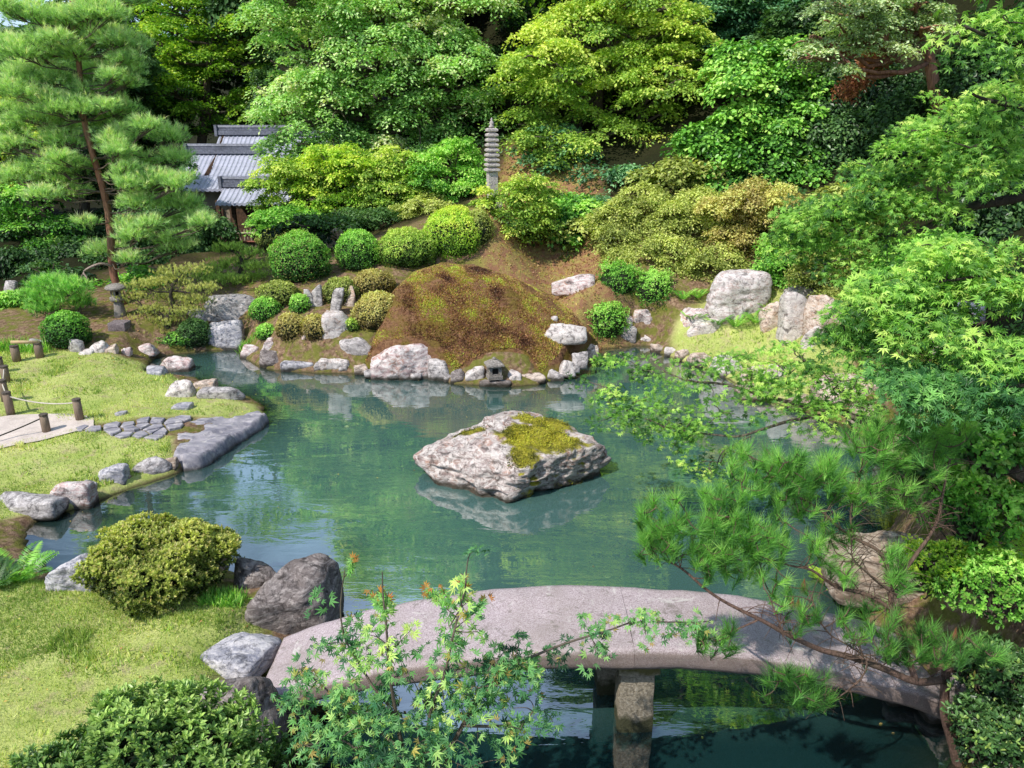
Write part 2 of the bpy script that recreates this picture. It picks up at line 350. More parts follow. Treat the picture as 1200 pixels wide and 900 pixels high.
t = NT('red_moss'); n1 = t.noise(1.6, 5, .6, t.scaled(t.pos(), (1, 1, 2)), .5); n2 = t.noise(22, 5, .75, t.pos()); n3 = t.noise(70, 3, .7, t.pos()); 
st = t.noise(5, 6, .7, t.scaled(t.pos(), (1.2, 2.2, 2.4)), 1.2)
c = t.mix(t.ramp(st, [(.35, 0), (.6, 1)]), (.20, .09, .055), (.38, .21, .11))
c = t.mix(t.ramp(n1, [(.46, 0), (.6, .9)]), c, (.23, .17, .035)); c = t.mix(t.ramp(n2, [(.3, .7), (.5, 0)]), c, (.035, .015, .008))
low = t.ramp(t.math('ADD', t.pzz(), t.math('MULTIPLY', n1, .5)), [(.36, .8), (.5, 0)]); c = t.mix(low, c, (.24, .26, .03))
m = mesh_np('moss_mound', V, F, t.finish(c, .95, t.bump(t.math('ADD', n2, n3), 1, .05), .1), smooth=True); tag(m, kind='structure')
def scatter(poly, dens, seed, maskf=None):
    r = np.random.RandomState(seed); lo = poly.min(0); hi = poly.max(0); n = int((hi-lo).prod()*dens)
    p = lo+r.rand(n, 2)*(hi-lo); k = sdist(p[:, 0], p[:, 1], poly) < 0; p = p[k]
    if maskf is not None: p = p[r.rand(len(p)) < maskf(p[:, 0], p[:, 1])]
    return p
GAIN = 2.1
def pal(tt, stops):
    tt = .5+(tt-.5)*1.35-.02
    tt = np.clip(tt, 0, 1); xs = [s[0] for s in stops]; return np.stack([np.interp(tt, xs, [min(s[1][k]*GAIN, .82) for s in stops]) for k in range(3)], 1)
TM = {
 'quad': (np.array([[0, 0, 0], [.3, .5, .07], [0, 1, -.06], [-.3, .5, .07]]), [[0, 1, 2, 3]]),
 'oval': (np.array([[0, 0, 0], [.2, .3, .07], [.19, .7, .05], [0, 1, -.05], [-.19, .7, .05], [-.2, .3, .07]]), [[0, 1, 2, 3], [0, 3, 4, 5]]),
 'needle': (np.array([[-.5, 0, 0], [.5, 0, 0], [0, 1, 0]]), [[0, 1, 2]]),
 'blade': (np.array([[-.5, 0, 0], [.5, 0, 0], [.35, .6, .12], [-.35, .6, .12], [0, 1, .34]]), [[0, 1, 2, 3], [3, 2, 4, 4]]),
}
def _maple(lobes):
    v = [[0, 0, 0]]; f = []
    for a, L in lobes:
        a = math.radians(a); b = len(v)
        for da, l, z in ((.30, .42, .02), (0, 1, -.13), (-.30, .42, .02)): v.append([math.sin(a+da)*l*L, math.cos(a+da)*l*L, z*L])
        f.append([0, b+2, b+1, b])
    return np.array(v), f
TM['maple5'] = _maple([(-78, .62), (-40, .88), (0, 1), (40, .88), (78, .62)])
TM['maple7'] = _maple([(-120, .42), (-80, .7), (-40, .92), (0, 1), (40, .92), (80, .7), (120, .42)])
TM['maple3'] = _maple([(-55, .8), (0, 1), (55, .8)])
def leaf_arrays(P, N, A, S, C, tm, W=None):
    """P pos, N normal, A axis dir, S length, W width factor, C colour"""
    T, f = TM[tm]; A = A-N*(A*N).sum(1, keepdims=True); A = nrm(A); X = np.cross(A, N); S = np.broadcast_to(np.asarray(S, float), (len(P),))
    W = np.ones(len(P)) if W is None else np.broadcast_to(np.asarray(W, float), (len(P),))
    V = P[:, None]+S[:, None, None]*(X[:, None]*(T[None, :, 0:1]*W[:, None, None])+A[:, None]*T[None, :, 1:2]+N[:, None]*T[None, :, 2:3])
    k = len(T); C2 = np.repeat(C, k, 0); off = (np.arange(len(P))*k)[:, None]
    Fs = [np.asarray(x) for x in f]; tri = [x for x in Fs if len(x) == 3 or x[-1] == x[-2]]; qd = [x for x in Fs if len(x) == 4 and x[-1] != x[-2]]
    F = []
    if qd: F.append((off[:, None]+np.array(qd)[None]).reshape(-1, 4))
    if tri: F.append((off[:, None]+np.array([x[:3] for x in tri])[None]).reshape(-1, 3))
    return V.reshape(-1, 3), F, C2
class Leaves:
    def __init__(s): s.V = []; s.F = []; s.C = []; s.n = 0
    def add(s, *a, **k):
        V, F, C = leaf_arrays(*a, **k); s.V.append(V.astype(np.float32)); s.F += [(f+s.n) for f in F]; s.C.append(C); s.n += len(V)
    def raw(s, V, F, C):
        s.V.append(V); s.F.append(np.asarray(F)+s.n); s.C.append(np.broadcast_to(C, (len(V), 3))); s.n += len(V)
    def build(s, name, mat, parent=None, loc=(0, 0, 0)):
        d = {}
        for f in s.F: d.setdefault(f.shape[1], []).append(f)
        return mesh_np(name, np.concatenate(s.V), [np.concatenate(x) for x in d.values()], mat, parent, loc, col=np.concatenate(s.C))
# ---- grass
def rnd3(r, n): return nrm(r.randn(n, 3))
def jit(c, r, a=.15):
    return np.clip(c*(1+a*r.randn(len(c), 1))*(1+a*.35*r.randn(len(c), 3)), .002, .95)
GP = [(0, (.09, .14, .03)), (.4, (.22, .27, .075)), (.7, (.32, .34, .13)), (1, (.36, .32, .19))]
gl = Leaves(); r = np.random.RandomState(3)
for poly, dens, hh in ((LAWN_NEAR, 9000, .034), (LAWN_STRIP, 4000, .036), (LAWN_FAR, 2600, .032), (LAWN_RIGHT, 1500, .04)):
    pp = poly.copy(); pp[:, 0] = np.clip(pp[:, 0], -12, 9)
    p = scatter(pp, dens, 5, lambda x, y: (.25+.75*sst(-.35, .35, fbm(P3(x*1.8, y*1.8), 77, 3)))*(sdist(x, y, SHW) > .12)); 
    p = p[np.abs(p[:, 0]) < p[:, 1]*.85+1.6]
    z = H0(p[:, 0], p[:, 1]); n = len(p); N = nrm(r.randn(n, 3)*[1, 1, .3]); Ax = nrm(np.stack([r.randn(n)*.5, r.randn(n)*.5, np.full(n, 1.0)], 1))
    tt = .45+.3*fbm(P3(p[:, 0]*1.2, p[:, 1]*1.2), 12, 2)+.2*r.randn(n)
    tall = 1+.8*sst(.2, .5, fbm(P3(p[:, 0]*2.5, p[:, 1]*2.5), 99, 2))
    gl.add(np.stack([p[:, 0], p[:, 1], z-.004], 1), N, Ax, hh*(.5+r.rand(n))*tall, jit(pal(tt, GP), r), 'needle', W=.10+.016*p[:, 1])
tag(gl.build('grass', LEAF), 'short sunlit lawn grass growing on the banks left and right of the pond', 'grass', kind='stuff')
# fallen leaves
fl_ = Leaves(); r = np.random.RandomState(44)
for poly, dens, sz in ((LAWN_NEAR, 16, .028), (LAWN_FAR, 5, .035), (LAWN_STRIP, 6, .03), (LAWN_RIGHT, 8, .04), (poly_px([(60,400),(130,330),(420,310),(440,400),(270,420)], .9), 16, .05)):
    pp = poly.copy(); pp[:, 0] = np.clip(pp[:, 0], -12, 9); p = scatter(pp, dens, 45, lambda x, y: (sdist(x, y, SHW) > .1)*1.); n = len(p)
    fl_.add(np.stack([p[:, 0], p[:, 1], H(p[:, 0], p[:, 1])+.018], 1), nrm(r.randn(n, 3)*.3+[0, 0, 1]), rnd3(r, n), sz*r.uniform(.6, 1.2, n), jit(pal(r.rand(n), [(0, (.12, .06, .03)), (.6, (.25, .14, .06)), (1, (.35, .28, .08))]), r), 'oval', W=1.3)
tag(fl_.build('fallen_leaves', LEAF), 'scattered brown and yellow fallen leaves on the lawns and soil', 'fallen leaves', kind='stuff')
# ---- moss tufts on mound and slope
gl = Leaves(); r = np.random.RandomState(4)
n = 300000; p = np.stack([MC[0]+r.uniform(-2.1, 3.5, n), MC[1]+r.uniform(-2.1, 2.1, n)], 1); ms = mound(p[:, 0], p[:, 1]); p = p[(ms > .02) & (sdist(p[:, 0], p[:, 1], SHW) > .15)]
z = H(p[:, 0], p[:, 1])[:]; n = len(p); st = fbm(P3(p[:, 0]*3.2+p[:, 1]*1.2, p[:, 1]*1.6+z*3), 21, 4)
tt = .44+.34*st+.15*r.randn(n)+.42*sst(.42, .15, z)+.12*sst(-.3, -1.6, p[:, 0])*0
MP = [(0, (.045, .020, .014)), (.28, (.17, .085, .05)), (.5, (.27, .165, .08)), (.7, (.25, .21, .05)), (1, (.27, .33, .05))]
Ax = nrm(np.stack([r.randn(n)*.7, r.randn(n)*.7-.3, np.full(n, .8)], 1))
gl.add(np.stack([p[:, 0], p[:, 1], z+.0], 1), rnd3(r, n), Ax, .02+.03*r.rand(n), jit(pal(tt, MP), r, .2), 'quad', W=.8)
p = scatter(MOSS_BACK, 300, 6); z = H0(p[:, 0], p[:, 1]); n = len(p); tt = .45+.3*fbm(P3(p[:, 0]*1.5, p[:, 1]*1.5), 22, 3)+.1*r.randn(n)
gl.add(np.stack([p[:, 0], p[:, 1], z], 1), rnd3(r, n), nrm(np.stack([r.randn(n)*.7, r.randn(n)*.7, np.full(n, .8)], 1)), .03+.05*r.rand(n), jit(pal(tt+.1, [(0, (.12, .07, .04)), (.4, (.21, .11, .06)), (.7, (.28, .22, .07)), (1, (.28, .30, .07))]), r, .2), 'quad', W=.8)
tag(gl.build('moss', LEAF), 'russet and olive moss covering the rounded mound and the slope behind it', 'moss', kind='stuff')
r = np.random.RandomState(46); n = 260; p = np.stack([r.uniform(-6.5, 4.2, n), r.uniform(4.8, 15, n)], 1); sdf = sdist(p[:, 0], p[:, 1], SHW); p = p[(sdf < -.05) & ((sdf > -.7) | (r.rand(n) < .25))]; n = len(p); L_ = Leaves()
L_.add(np.stack([p[:, 0], p[:, 1], np.full(n, .006)], 1), nrm(r.randn(n, 3)*.06+[0, 0, 1]), rnd3(r, n), .04*r.uniform(.5, 1.1, n), jit(pal(r.rand(n), [(0, (.10, .07, .03)), (.6, (.22, .18, .06)), (1, (.3, .3, .08))]), r), 'oval', W=1.2)
tag(L_.build('floating_leaves', LEAF), 'small fallen leaves floating on the pond near its edges', 'floating leaves', kind='stuff')
# ---- path
PP = [(-200,560,65),(-90,535,45),(0,508,36),(50,500,30),(90,497,20),(110,497,12)]
c0 = np.array([pz(a, b-w/2, .3) for a, b, w in PP]); c1 = np.array([pz(a, b+w/2, .3) for a, b, w in PP])
c0 = curve(c0, 80); c1 = curve(c1, 80); rows = []
for k in np.linspace(0, 1, 14): rows.append(c0*(1-k)+c1*k)
G = np.array(rows); Zp = H0(G[..., 0], G[..., 1])+.022; G[..., 2] = Zp
n_ = 80; i = (np.arange(13)[:, None]*n_+np.arange(n_-1)[None]).ravel()
tag(mesh_np('path', G.reshape(-1, 3), np.stack([i, i+n_, i+n_+1, i+1], 1), simple('path_gravel', (.50, .42, .37), (.64, .55, .49), 45, .95, .004), smooth=True), kind='structure')
# ---- water
wx, wy = np.meshgrid(np.arange(-8, 6.5, .1), np.arange(.8, 19.2, .1), indexing='xy'); sdw = sdist(wx, wy, SHW); dep = np.maximum(-H0(wx, wy, sdw), 0)
V = np.stack([wx, wy, wx*0], -1).reshape(-1, 3); n_ = wx.shape[1]; i = (np.arange(wx.shape[0]-1)[:, None]*n_+np.arange(n_-1)[None]).ravel(); F = np.stack([i, i+1, i+n_+1, i+n_], 1)
F = F[(sdw.ravel()[F] < .35).any(1)]
shal = pz(110, 625)[:2]; k2 = np.hypot((wx-shal[0])/3.4, (wy-shal[1])/1.5); dep2 = dep*(1-.45*sst(1.2, .2, k2))
t = NT('pond_water'); a = t.t.nodes.new('ShaderNodeAttribute'); a.attribute_name = 'wdepth'
f = t.math('SUBTRACT', 1.0, t.math('POWER', 2.718, t.math('MULTIPLY', a.outputs['Fac'], -3.2)))
df = t.t.nodes.new('ShaderNodeBsdfDiffuse'); t.set(df.inputs['Color'], t.mix(t.ramp(t.math('MULTIPLY', (lambda x: (t.set(x.inputs[0], t.pos()), x.outputs[1])[1])(t.t.nodes.new('ShaderNodeSeparateXYZ')), .1), [(.52, 0), (.72, 1)]), (.008, .035, .036), t.mix(t.noise(.5, 2, .5, t.pos()), (.055, .13, .118), (.08, .172, .154))))  # diffuse darkens toward the bridge: shade painted into the near water
tr = t.t.nodes.new('ShaderNodeBsdfTransparent'); tr.inputs['Color'].default_value = (.62, .75, .6, 1)
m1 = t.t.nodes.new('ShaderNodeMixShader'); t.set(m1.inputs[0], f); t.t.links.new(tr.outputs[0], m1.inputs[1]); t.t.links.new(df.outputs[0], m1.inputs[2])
wn = t.noise(1.0, 3, .6, t.scaled(t.pos(), (2.2, 7, 1)), .4); wn2 = t.noise(1.0, 2, .5, t.scaled(t.pos(), (.7, 1.8, 1))); wm = t.ramp(wn2, [(.42, .12), (.62, 1)])
bp = t.bump(t.math('MULTIPLY', wn, wm), .12, .03)
gl_ = t.t.nodes.new('ShaderNodeBsdfGlossy'); gl_.inputs['Roughness'].default_value = .015; t.set(gl_.inputs['Normal'], bp)
fr = t.t.nodes.new('ShaderNodeFresnel'); fr.inputs['IOR'].default_value = 1.33; t.set(fr.inputs['Normal'], bp)
ff = t.math('ADD', t.math('MULTIPLY', fr.outputs[0], 1.3), .34, True)
m2 = t.t.nodes.new('ShaderNodeMixShader'); t.set(m2.inputs[0], ff); t.t.links.new(m1.outputs[0], m2.inputs[1]); t.t.links.new(gl_.outputs[0], m2.inputs[2]); t.t.links.new(m2.outputs[0], t.out.inputs[0])
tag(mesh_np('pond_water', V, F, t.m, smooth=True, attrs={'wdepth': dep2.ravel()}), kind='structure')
# ================================================================== ROCKS
import bmesh
_ico = {}
def ico(n):
    if n not in _ico:
        b = bmesh.new(); bmesh.ops.create_icosphere(b, subdivisions=n, radius=1); b.verts.ensure_lookup_table()
        _ico[n] = (np.array([v.co[:] for v in b.verts]), np.array([[v.index for v in f.verts] for f in b.faces])); b.free()
    return _ico[n]
def rockshape(D, seed, npl=13, p=14, flat_top=None, planes=None):
    r = np.random.RandomState(seed)
    if planes is None:
        N = nrm(r.randn(npl, 3)); d = r.uniform(.62, 1.0, npl)
    else:
        N = nrm(np.array([a[:3] for a in planes], float)); d = np.array([a[3] for a in planes], float)
    if planes is None: d = np.where(N[:, 2] < -.05, 1.5, d)
    N = np.vstack([N, np.eye(3), -np.eye(3)]); d = np.concatenate([d, [1]*6])
    if flat_top is not None: N = np.vstack([N, nrm(np.array([[.1*r.randn(), .1*r.randn(), 1]]))]); d = np.append(d, flat_top)
    q = np.maximum(D@N.T/d, 0); return 1/np.maximum((q**p).sum(1), 1e-9)**(1/p)
def mk_rock(name, ctr, half, mat, label, group, seed, rz=0., sub=4, rough=1.0, flat_top=None, planes=None, cat='rock', p=14, npl=13, lean=0):
    D, F = ico(sub); rad = rockshape(D, seed, flat_top=flat_top, planes=planes, p=p, npl=npl); V = D*rad[:, None]; V = V/np.maximum(np.abs(V[:, :2]).max(), .01) if False else V*np.array([1/((V[:, 0].max()-V[:, 0].min())/2), 1/((V[:, 1].max()-V[:, 1].min())/2), 1/((V[:, 2].max()-V[:, 2].min())/2)]); V = V-(V.max(0)+V.min(0))/2; V = V*np.array(half)*.91
    a = float(min(half)); sc = 1/max(np.mean(half), .05)
    q = V+seed*13.7
    V = V+D*(fbm(q*sc*1.1, seed, 3)*.10*a+fbm(q*sc*3.5, seed+3, 4)*.045*a-np.abs(fbm(q*sc*2.3*np.array([1, 1, 2.2]), seed+8, 3))*.08*a)[:, None]*rough
    V[:, 0] = V[:, 0]*(1-abs(lean)*.6)+V[:, 2]*lean*half[0]/half[2]
    c, s = math.cos(rz), math.sin(rz); V = np.stack([V[:, 0]*c-V[:, 1]*s, V[:, 0]*s+V[:, 1]*c, V[:, 2]], 1)+np.array(ctr)
    o = mesh_np(name, V, F, RM[mat], loc=(ctr[0], ctr[1], ctr[2]-half[2]*.5), smooth=True)
    return tag(o, label, cat, group)
def rock(x0, x1, y0, y1, mat, label, group=None, dr=.75, ft=None, seed=None, rz=0., sub=4, z=None, rough=1., up=0, fwd=0, hs=1., **k):
    b = hit((x0+x1)/2, y1-2) if z is None else pz((x0+x1)/2, y1, z)
    m = mpp(b); w = (x1-x0)*m; ap = (y1-y0)*m; ph = math.atan2(5-b[2], b[1])
    dd = w*dr; h = (ap-dd*math.sin(ph)*.8)/math.cos(ph)
    if h < .22*w: h = max(.2*w, .06); dd = max((ap-h*math.cos(ph))/math.sin(ph)/.8, w*.3)
    h = h*hs
    seed = seed if seed is not None else int(x0*7+y0*3) % 997
    sink = .28*h+.04; half = np.array([w/2*1.06, dd/2*1.06, (h+sink)/2*1.04])
    ctr = np.array([b[0], b[1]+dd*.52-fwd, b[2]+up+h-(h+sink)/2])
    return mk_rock('rock', ctr, half, mat, label, group, seed, rz, sub, rough, ft, **k)
G1 = 'edging rocks around the moss mound shore'; G2 = 'rocks along the far right bank'; G3 = 'rocks edging the left lawn'; G4 = 'rocks of the left rockery'; G5 = 'rocks on the near left bank'
# --- the island rock in the pond
cr = pz(606, 560, 0)
ctr = np.array([cr[0]-.02, cr[1]+.12, .22])
D, F = ico(6)
pl = [(-.55,-.75,.25,.60),(.62,-.80,.05,.60),(-.62,.8,.25,.74),(.8,.62,.2,.80),(.05,-.50,1.1,.66),(.35,.05,1.0,.72),(0.0,.5,1.0,.86),(-.62,.05,.8,.66),(.95,-.2,.0,.93)]
rad = rockshape(D, 5, planes=pl, p=22); V = D*rad[:, None]*np.array([1.54, 1.30, .70])
# undercut near the waterline, peak to the left back
q = V*1.0; hh = sst(-.2, .45, V[:, 2]); V[:, :2] *= (1-.16*sst(.12, -.3, V[:, 2]))[:, None]
V[:, 2] += hh*(0.05*np.exp(-((V[:, 0]+.28)**2/.25+(V[:, 1]-.35)**2/.3))-.05*sst(.2, 1, V[:, 0]))
V = V+nrm(V)*(fbm(q*1.6, 50, 4)*.075+fbm(q*5, 51, 4)*.035-np.abs(fbm(q*3.0*np.array([1, 1, 2.5]), 52, 4))*.085)[:, None]
t = None
isl = rockmat('mossy_island_rock', (.22, .165, .15), (.40, .31, .29), (.68, .62, .58), .6, 0, seed=9, warm=(.44, .24, .17), scale=1.1)
nt = isl.node_tree; T = NT.__new__(NT); T.m = isl; T.t = nt
b = [n for n in nt.nodes if n.type == 'BSDF_PRINCIPLED'][0]; prev = b.inputs['Base Color'].links[0].from_socket
gpos = T.pos(); sx = nt.nodes.new('ShaderNodeSeparateXYZ'); T.set(sx.inputs[0], gpos)
# moss patch: an irregular cushion right of the middle of the top
def ell(cx, cy, rx, ry):
    a = T.math('DIVIDE', T.math('SUBTRACT', sx.outputs[0], float(cx)), float(rx)); c = T.math('DIVIDE', T.math('SUBTRACT', sx.outputs[1], float(cy)), float(ry))
    return T.math('ADD', T.math('MULTIPLY', a, a), T.math('MULTIPLY', c, c))
e = T.math('MINIMUM', ell(ctr[0]+.40, ctr[1]-.12, .72, .42), ell(ctr[0]+.42, ctr[1]+.5, .5, .3)); e = T.math('MINIMUM', e, ell(ctr[0]+.12, ctr[1]-.62, .26, .3)); e = T.math('MINIMUM', e, ell(ctr[0]-.7, ctr[1]+.25, .28, .12))
e = T.math('ADD', e, T.math('MULTIPLY', T.math('SUBTRACT', T.noise(4.5, 6, .72, gpos, .6), .5), 2.4))
mf = T.ramp(T.math('SUBTRACT', e, T.math('MULTIPLY', T.math('SUBTRACT', T.nz(), .7), .6)), [(.50, 1), (.62, .75), (.86, 0)])
mc = T.mix(T.ramp(T.noise(5, 4, .6, gpos), [(.38, 0), (.6, 1)]), (.11, .10, .014), (.36, .32, .035)); mc = T.mix(T.ramp(T.noise(30, 4, .7, gpos), [(.3, .6), (.55, 0)]), mc, (.05, .055, .008))
fin = T.mix(mf, prev, mc); T.set(b.inputs['Base Color'], fin)
V = V+ctr
o = mesh_np('island_rock', V, F, isl, loc=(ctr[0], ctr[1], 0), smooth=True); tag(o, 'large pinkish grey rock with yellow moss cushion standing alone in the middle of the pond', 'rock')
ctr_i = ctr.copy()
# --- near left bank
rock(282, 396, 657, 750, 'dark', 'big dark brown boulder standing at the left end of the stone bridge', G5, .62, seed=21, sub=5, rz=.2, npl=9)
rock(262, 326, 658, 694, 'dark', 'low purplish brown rock behind the big dark boulder on the near bank', G5, .6, seed=22)
rock(50, 108, 648, 697, 'blue', 'flat grey slab rock left of the round azalea on the near bank', G5, .8, seed=23, sub=5)
rock(228, 268, 628, 662, 'grey', 'pale grey rock peeking out behind the round azalea', G5, .6, seed=24)
rock(216, 316, 743, 806, 'blue', 'flat bluish grey stepping slab beside the bridge end', G5, 1.0, ft=.6, seed=25, sub=5, rz=.25, up=-.05, hs=1.1)
rock(296, 326, 748, 775, 'blue', 'small wedge stone between the big dark boulder and the bridge', G5, .8, ft=.6, seed=26)
rock(216, 326, 786, 885, 'dark', 'dark weathered rock below the bridge end at the bottom of the photo', G5, .7, seed=27, sub=5)
rock(20, 45, 657, 672, 'grey', 'small grey stone beside the fern on the near bank', G5, .8, seed=28)
rock(318, 360, 800, 850, 'dark', 'dark block half hidden under the left bridge end', G5, .7, seed=29, z=.1)
# --- left strip and lawn
rock(-20, 64, 577, 607, 'grey', 'long flat grey stone edging the grass strip at the left frame edge', G3, .5, seed=31)
rock(58, 106, 560, 594, 'pink', 'rough pinkish edging stone, second from the left along the grass strip', G3, .6, seed=32)
rock(104, 144, 545, 570, 'blue', 'rounded grey edging stone, third from the left along the grass strip', G3, .6, seed=33)
rock(147, 196, 536, 559, 'grey', 'flat edging stone next to the big sloping slab on the left', G3, .6, seed=34)
for a, b_, c_, d_, mt, lb in [(40,66,596,612,'dark','dark low stone wedged below the long flat edging stone at left'),(98,112,562,576,'grey','small stone wedged between the second and third edging stones at left'),(138,152,553,564,'brown','small brown stone between the third and fourth edging stones at left'),(190,206,536,550,'brown','small mossy brown stone touching the big sloping slab')]: rock(a, b_, c_, d_, mt, lb, G3, .8)
rock(188, 224, 444, 469, 'white', 'pale angular rock standing alone on the far lawn', G3, .7, seed=35)
rock(226, 251, 445, 459, 'warm', 'small rounded rock at the water edge behind the pale lawn rock', G3, .7, seed=36)
rock(197, 221, 473, 483, 'blue', 'small flat stone sunk in the lawn in front of the pale angular rock', G3, .8, ft=.5, seed=37)
rock(228, 284, 458, 470, 'grey', 'long low flat rock along the tip of the far lawn', G3, .6, ft=.5, seed=38)
rock(183, 222, 416, 439, 'pink', 'dark spotted rock in the shallows where the stream meets the far lawn', G3, .7, seed=39)
rock(163, 190, 431, 442, 'blue', 'little flat grey rock left of the spotted rock in the shallows', G3, .8, ft=.5, seed=40)
rock(134, 146, 483, 490, 'blue', 'tiny bluish stepping stone on the far lawn', G3, .9, ft=.4, seed=41)
for (a, b_, c_, d_, mt, lb) in [(74,96,397,415,'grey','upright grey rock at the left end of the row behind the lawn'),(100,126,401,416,'white','pale wide rock in the row behind the lawn, in front of the square stone block'),
    (122,136,404,416,'warm','small tan rock beside the pale wide one behind the lawn'),(156,181,402,417,'pink','mossy pink rock under the cloud pruned pine'),(88,106,411,419,'white','small white flat stone on the lawn edge'),
    (138,152,408,417,'pink','small pink stone in the row right below the cloud pruned pine pads'),(20,52,398,410,'grey','flat grey rock under the bushes at the far left')]:
    rock(a, b_, c_, d_, mt, lb, G3, .7)
# big sloping slab: custom outline prism with cleft surface
t = NT('slate_slab'); v = t.scaled(t.pos(), (1, 1, 1)); mpn = t.t.nodes.new('ShaderNodeMapping'); mpn.inputs['Rotation'].default_value = (0, 0, .75); mpn.inputs['Scale'].default_value = (2, 9, 3); t.set(mpn.inputs['Vector'], t.pos())
s1 = t.noise(1, 6, .65, mpn.outputs[0], .5); s2 = t.noise(9, 5, .7, t.pos()); c = t.mix(t.ramp(s1, [(.35, 0), (.65, 1)]), (.16, .155, .19), (.38, .35, .37)); c = t.mix(t.ramp(s2, [(.52, 0), (.7, .7)]), c, (.6, .55, .52)); c = t.mix(t.ramp(s1, [(.28, .8), (.36, 0)]), c, (.05, .045, .05))
c = t.mix(t.ramp(t.math('ADD', t.pzz(), t.math('MULTIPLY', s2, .08)), [(.05, .8), (.11, 0)]), c, (.03, .026, .015)); SLATE = t.finish(c, .8, t.bump(t.math('ADD', s1, t.math('MULTIPLY', s2, .4)), .8, .03), .3)
out = np.array([pz(a, b, z)[:2] for a, b, z in [(198,500,.28),(232,487,.28),(275,482,.26),(303,473,.26),(313,479,.25),(303,494,.2),(280,510,.15),(262,526,.1),(235,542,.1),(215,543,.12),(200,534,.2),(205,518,.25)]])
gx2, gy2 = np.meshgrid(np.arange(out[:, 0].min()-.1, out[:, 0].max()+.1, .03), np.arange(out[:, 1].min()-.1, out[:, 1].max()+.1, .03), indexing='xy')
so = sdist(gx2, gy2, out)+fbm(P3(gx2*4, gy2*4), 71, 3)*.035; ang = .75; uu = gx2*math.cos(ang)+gy2*math.sin(ang); vv_ = -gx2*math.sin(ang)+gy2*math.cos(ang)
st = np.floor(vv_*4.5+fbm(P3(uu*1.2, vv_*3), 72, 3)*.8); top = .27+(_hash(st.astype(int), st.astype(int)*0, st.astype(int)*0, 4)-.5)*.05+fbm(P3(gx2*5, gy2*5), 73, 3)*.015
top = top-.07*sst(out[:, 0].max()-1.3, out[:, 0].max(), gx2); zz = np.where(so < 0, top*sst(0, -.07, so)**.5-.02, -.02)-.5*sst(-.01, .05, so)
V = np.stack([gx2, gy2, zz], -1).reshape(-1, 3); n_ = gx2.shape[1]; i = (np.arange(gx2.shape[0]-1)[:, None]*n_+np.arange(n_-1)[None]).ravel(); F = np.stack([i, i+1, i+n_+1, i+n_], 1); F = F[(so.ravel()[F] < .06).any(1)]
tag(mesh_np('stone_slab', V, F, SLATE, loc=(out[:, 0].mean(), out[:, 1].mean(), .1), smooth=True), 'big sloping bluish grey slab reaching into the pond from the end of the flagstone path', 'stone slab')
# flagstones
fp = poly_px([(92,500),(130,494),(180,491),(232,486),(206,500),(200,512),(140,512),(92,508)], .3); lo, hi = fp.min(0), fp.max(0); r = np.random.RandomState(8)
seeds = []
for yy in np.arange(lo[1]-.1, hi[1]+.3, .19):
    for k, xx in enumerate(np.arange(lo[0]-.2, hi[0]+.3, .27)): seeds.append((xx+r.uniform(-.1, .1)+(.12 if int(yy*7) % 2 else 0), yy+r.uniform(-.07, .07)))
seeds = np.array(seeds)
def clipcell(s, others):
    pg = [s+np.array(a) for a in ((-.4, -.4), (.4, -.4), (.4, .4), (-.4, .4))]
    for o_ in others:
        m_ = (s+o_)/2; n_v = (o_-s); new = []
        for k in range(len(pg)):
            a, b2 = pg[k], pg[(k+1) % len(pg)]; da = (a-m_)@n_v; db = (b2-m_)@n_v
            if da <= 0: new.append(a)
            if da*db < 0: new.append(a+(b2-a)*da/(da-db))
        pg = new
        if len(pg) < 3: return None
    return np.array(pg)
nf = 0
for s in seeds:
    if sdist(s[0:1], s[1:2], fp)[0] > -.02: continue
    oth = [o_ for o_ in seeds if 0 < np.hypot(*(o_-s)) < .9]; pg = clipcell(s, oth)
    if pg is None: continue
    c_ = pg.mean(0); d_ = pg-c_; pg = c_+d_*(1-.022/np.maximum(np.linalg.norm(d_, axis=1, keepdims=True), .05)); k = len(pg)
    z0 = float(H0(c_[0:1], c_[1:2])[0])+.035+r.uniform(-.008, .01); tl = r.uniform(-.03, .03, 2)
    zt = z0+(pg-c_)@tl; inn = c_+(pg-c_)*.9
    V = np.vstack([np.column_stack([pg, np.full(k, z0-.12)]), np.column_stack([pg, zt-.012]), np.column_stack([inn, zt])])
    a = np.arange(k); b2 = (a+1) % k; F = [np.vstack([np.stack([a, b2, b2+k, a+k], 1), np.stack([a+k, b2+k, b2+2*k, a+2*k], 1)]), (a+2*k)[None]]
    tag(mesh_np('flagstone', V, F, SLATE, loc=(c_[0], c_[1], z0)), 'irregular bluish grey flagstone laid in the paved strip between gravel path and big slab', 'flagstone', 'flagstones of the paved strip'); nf += 1
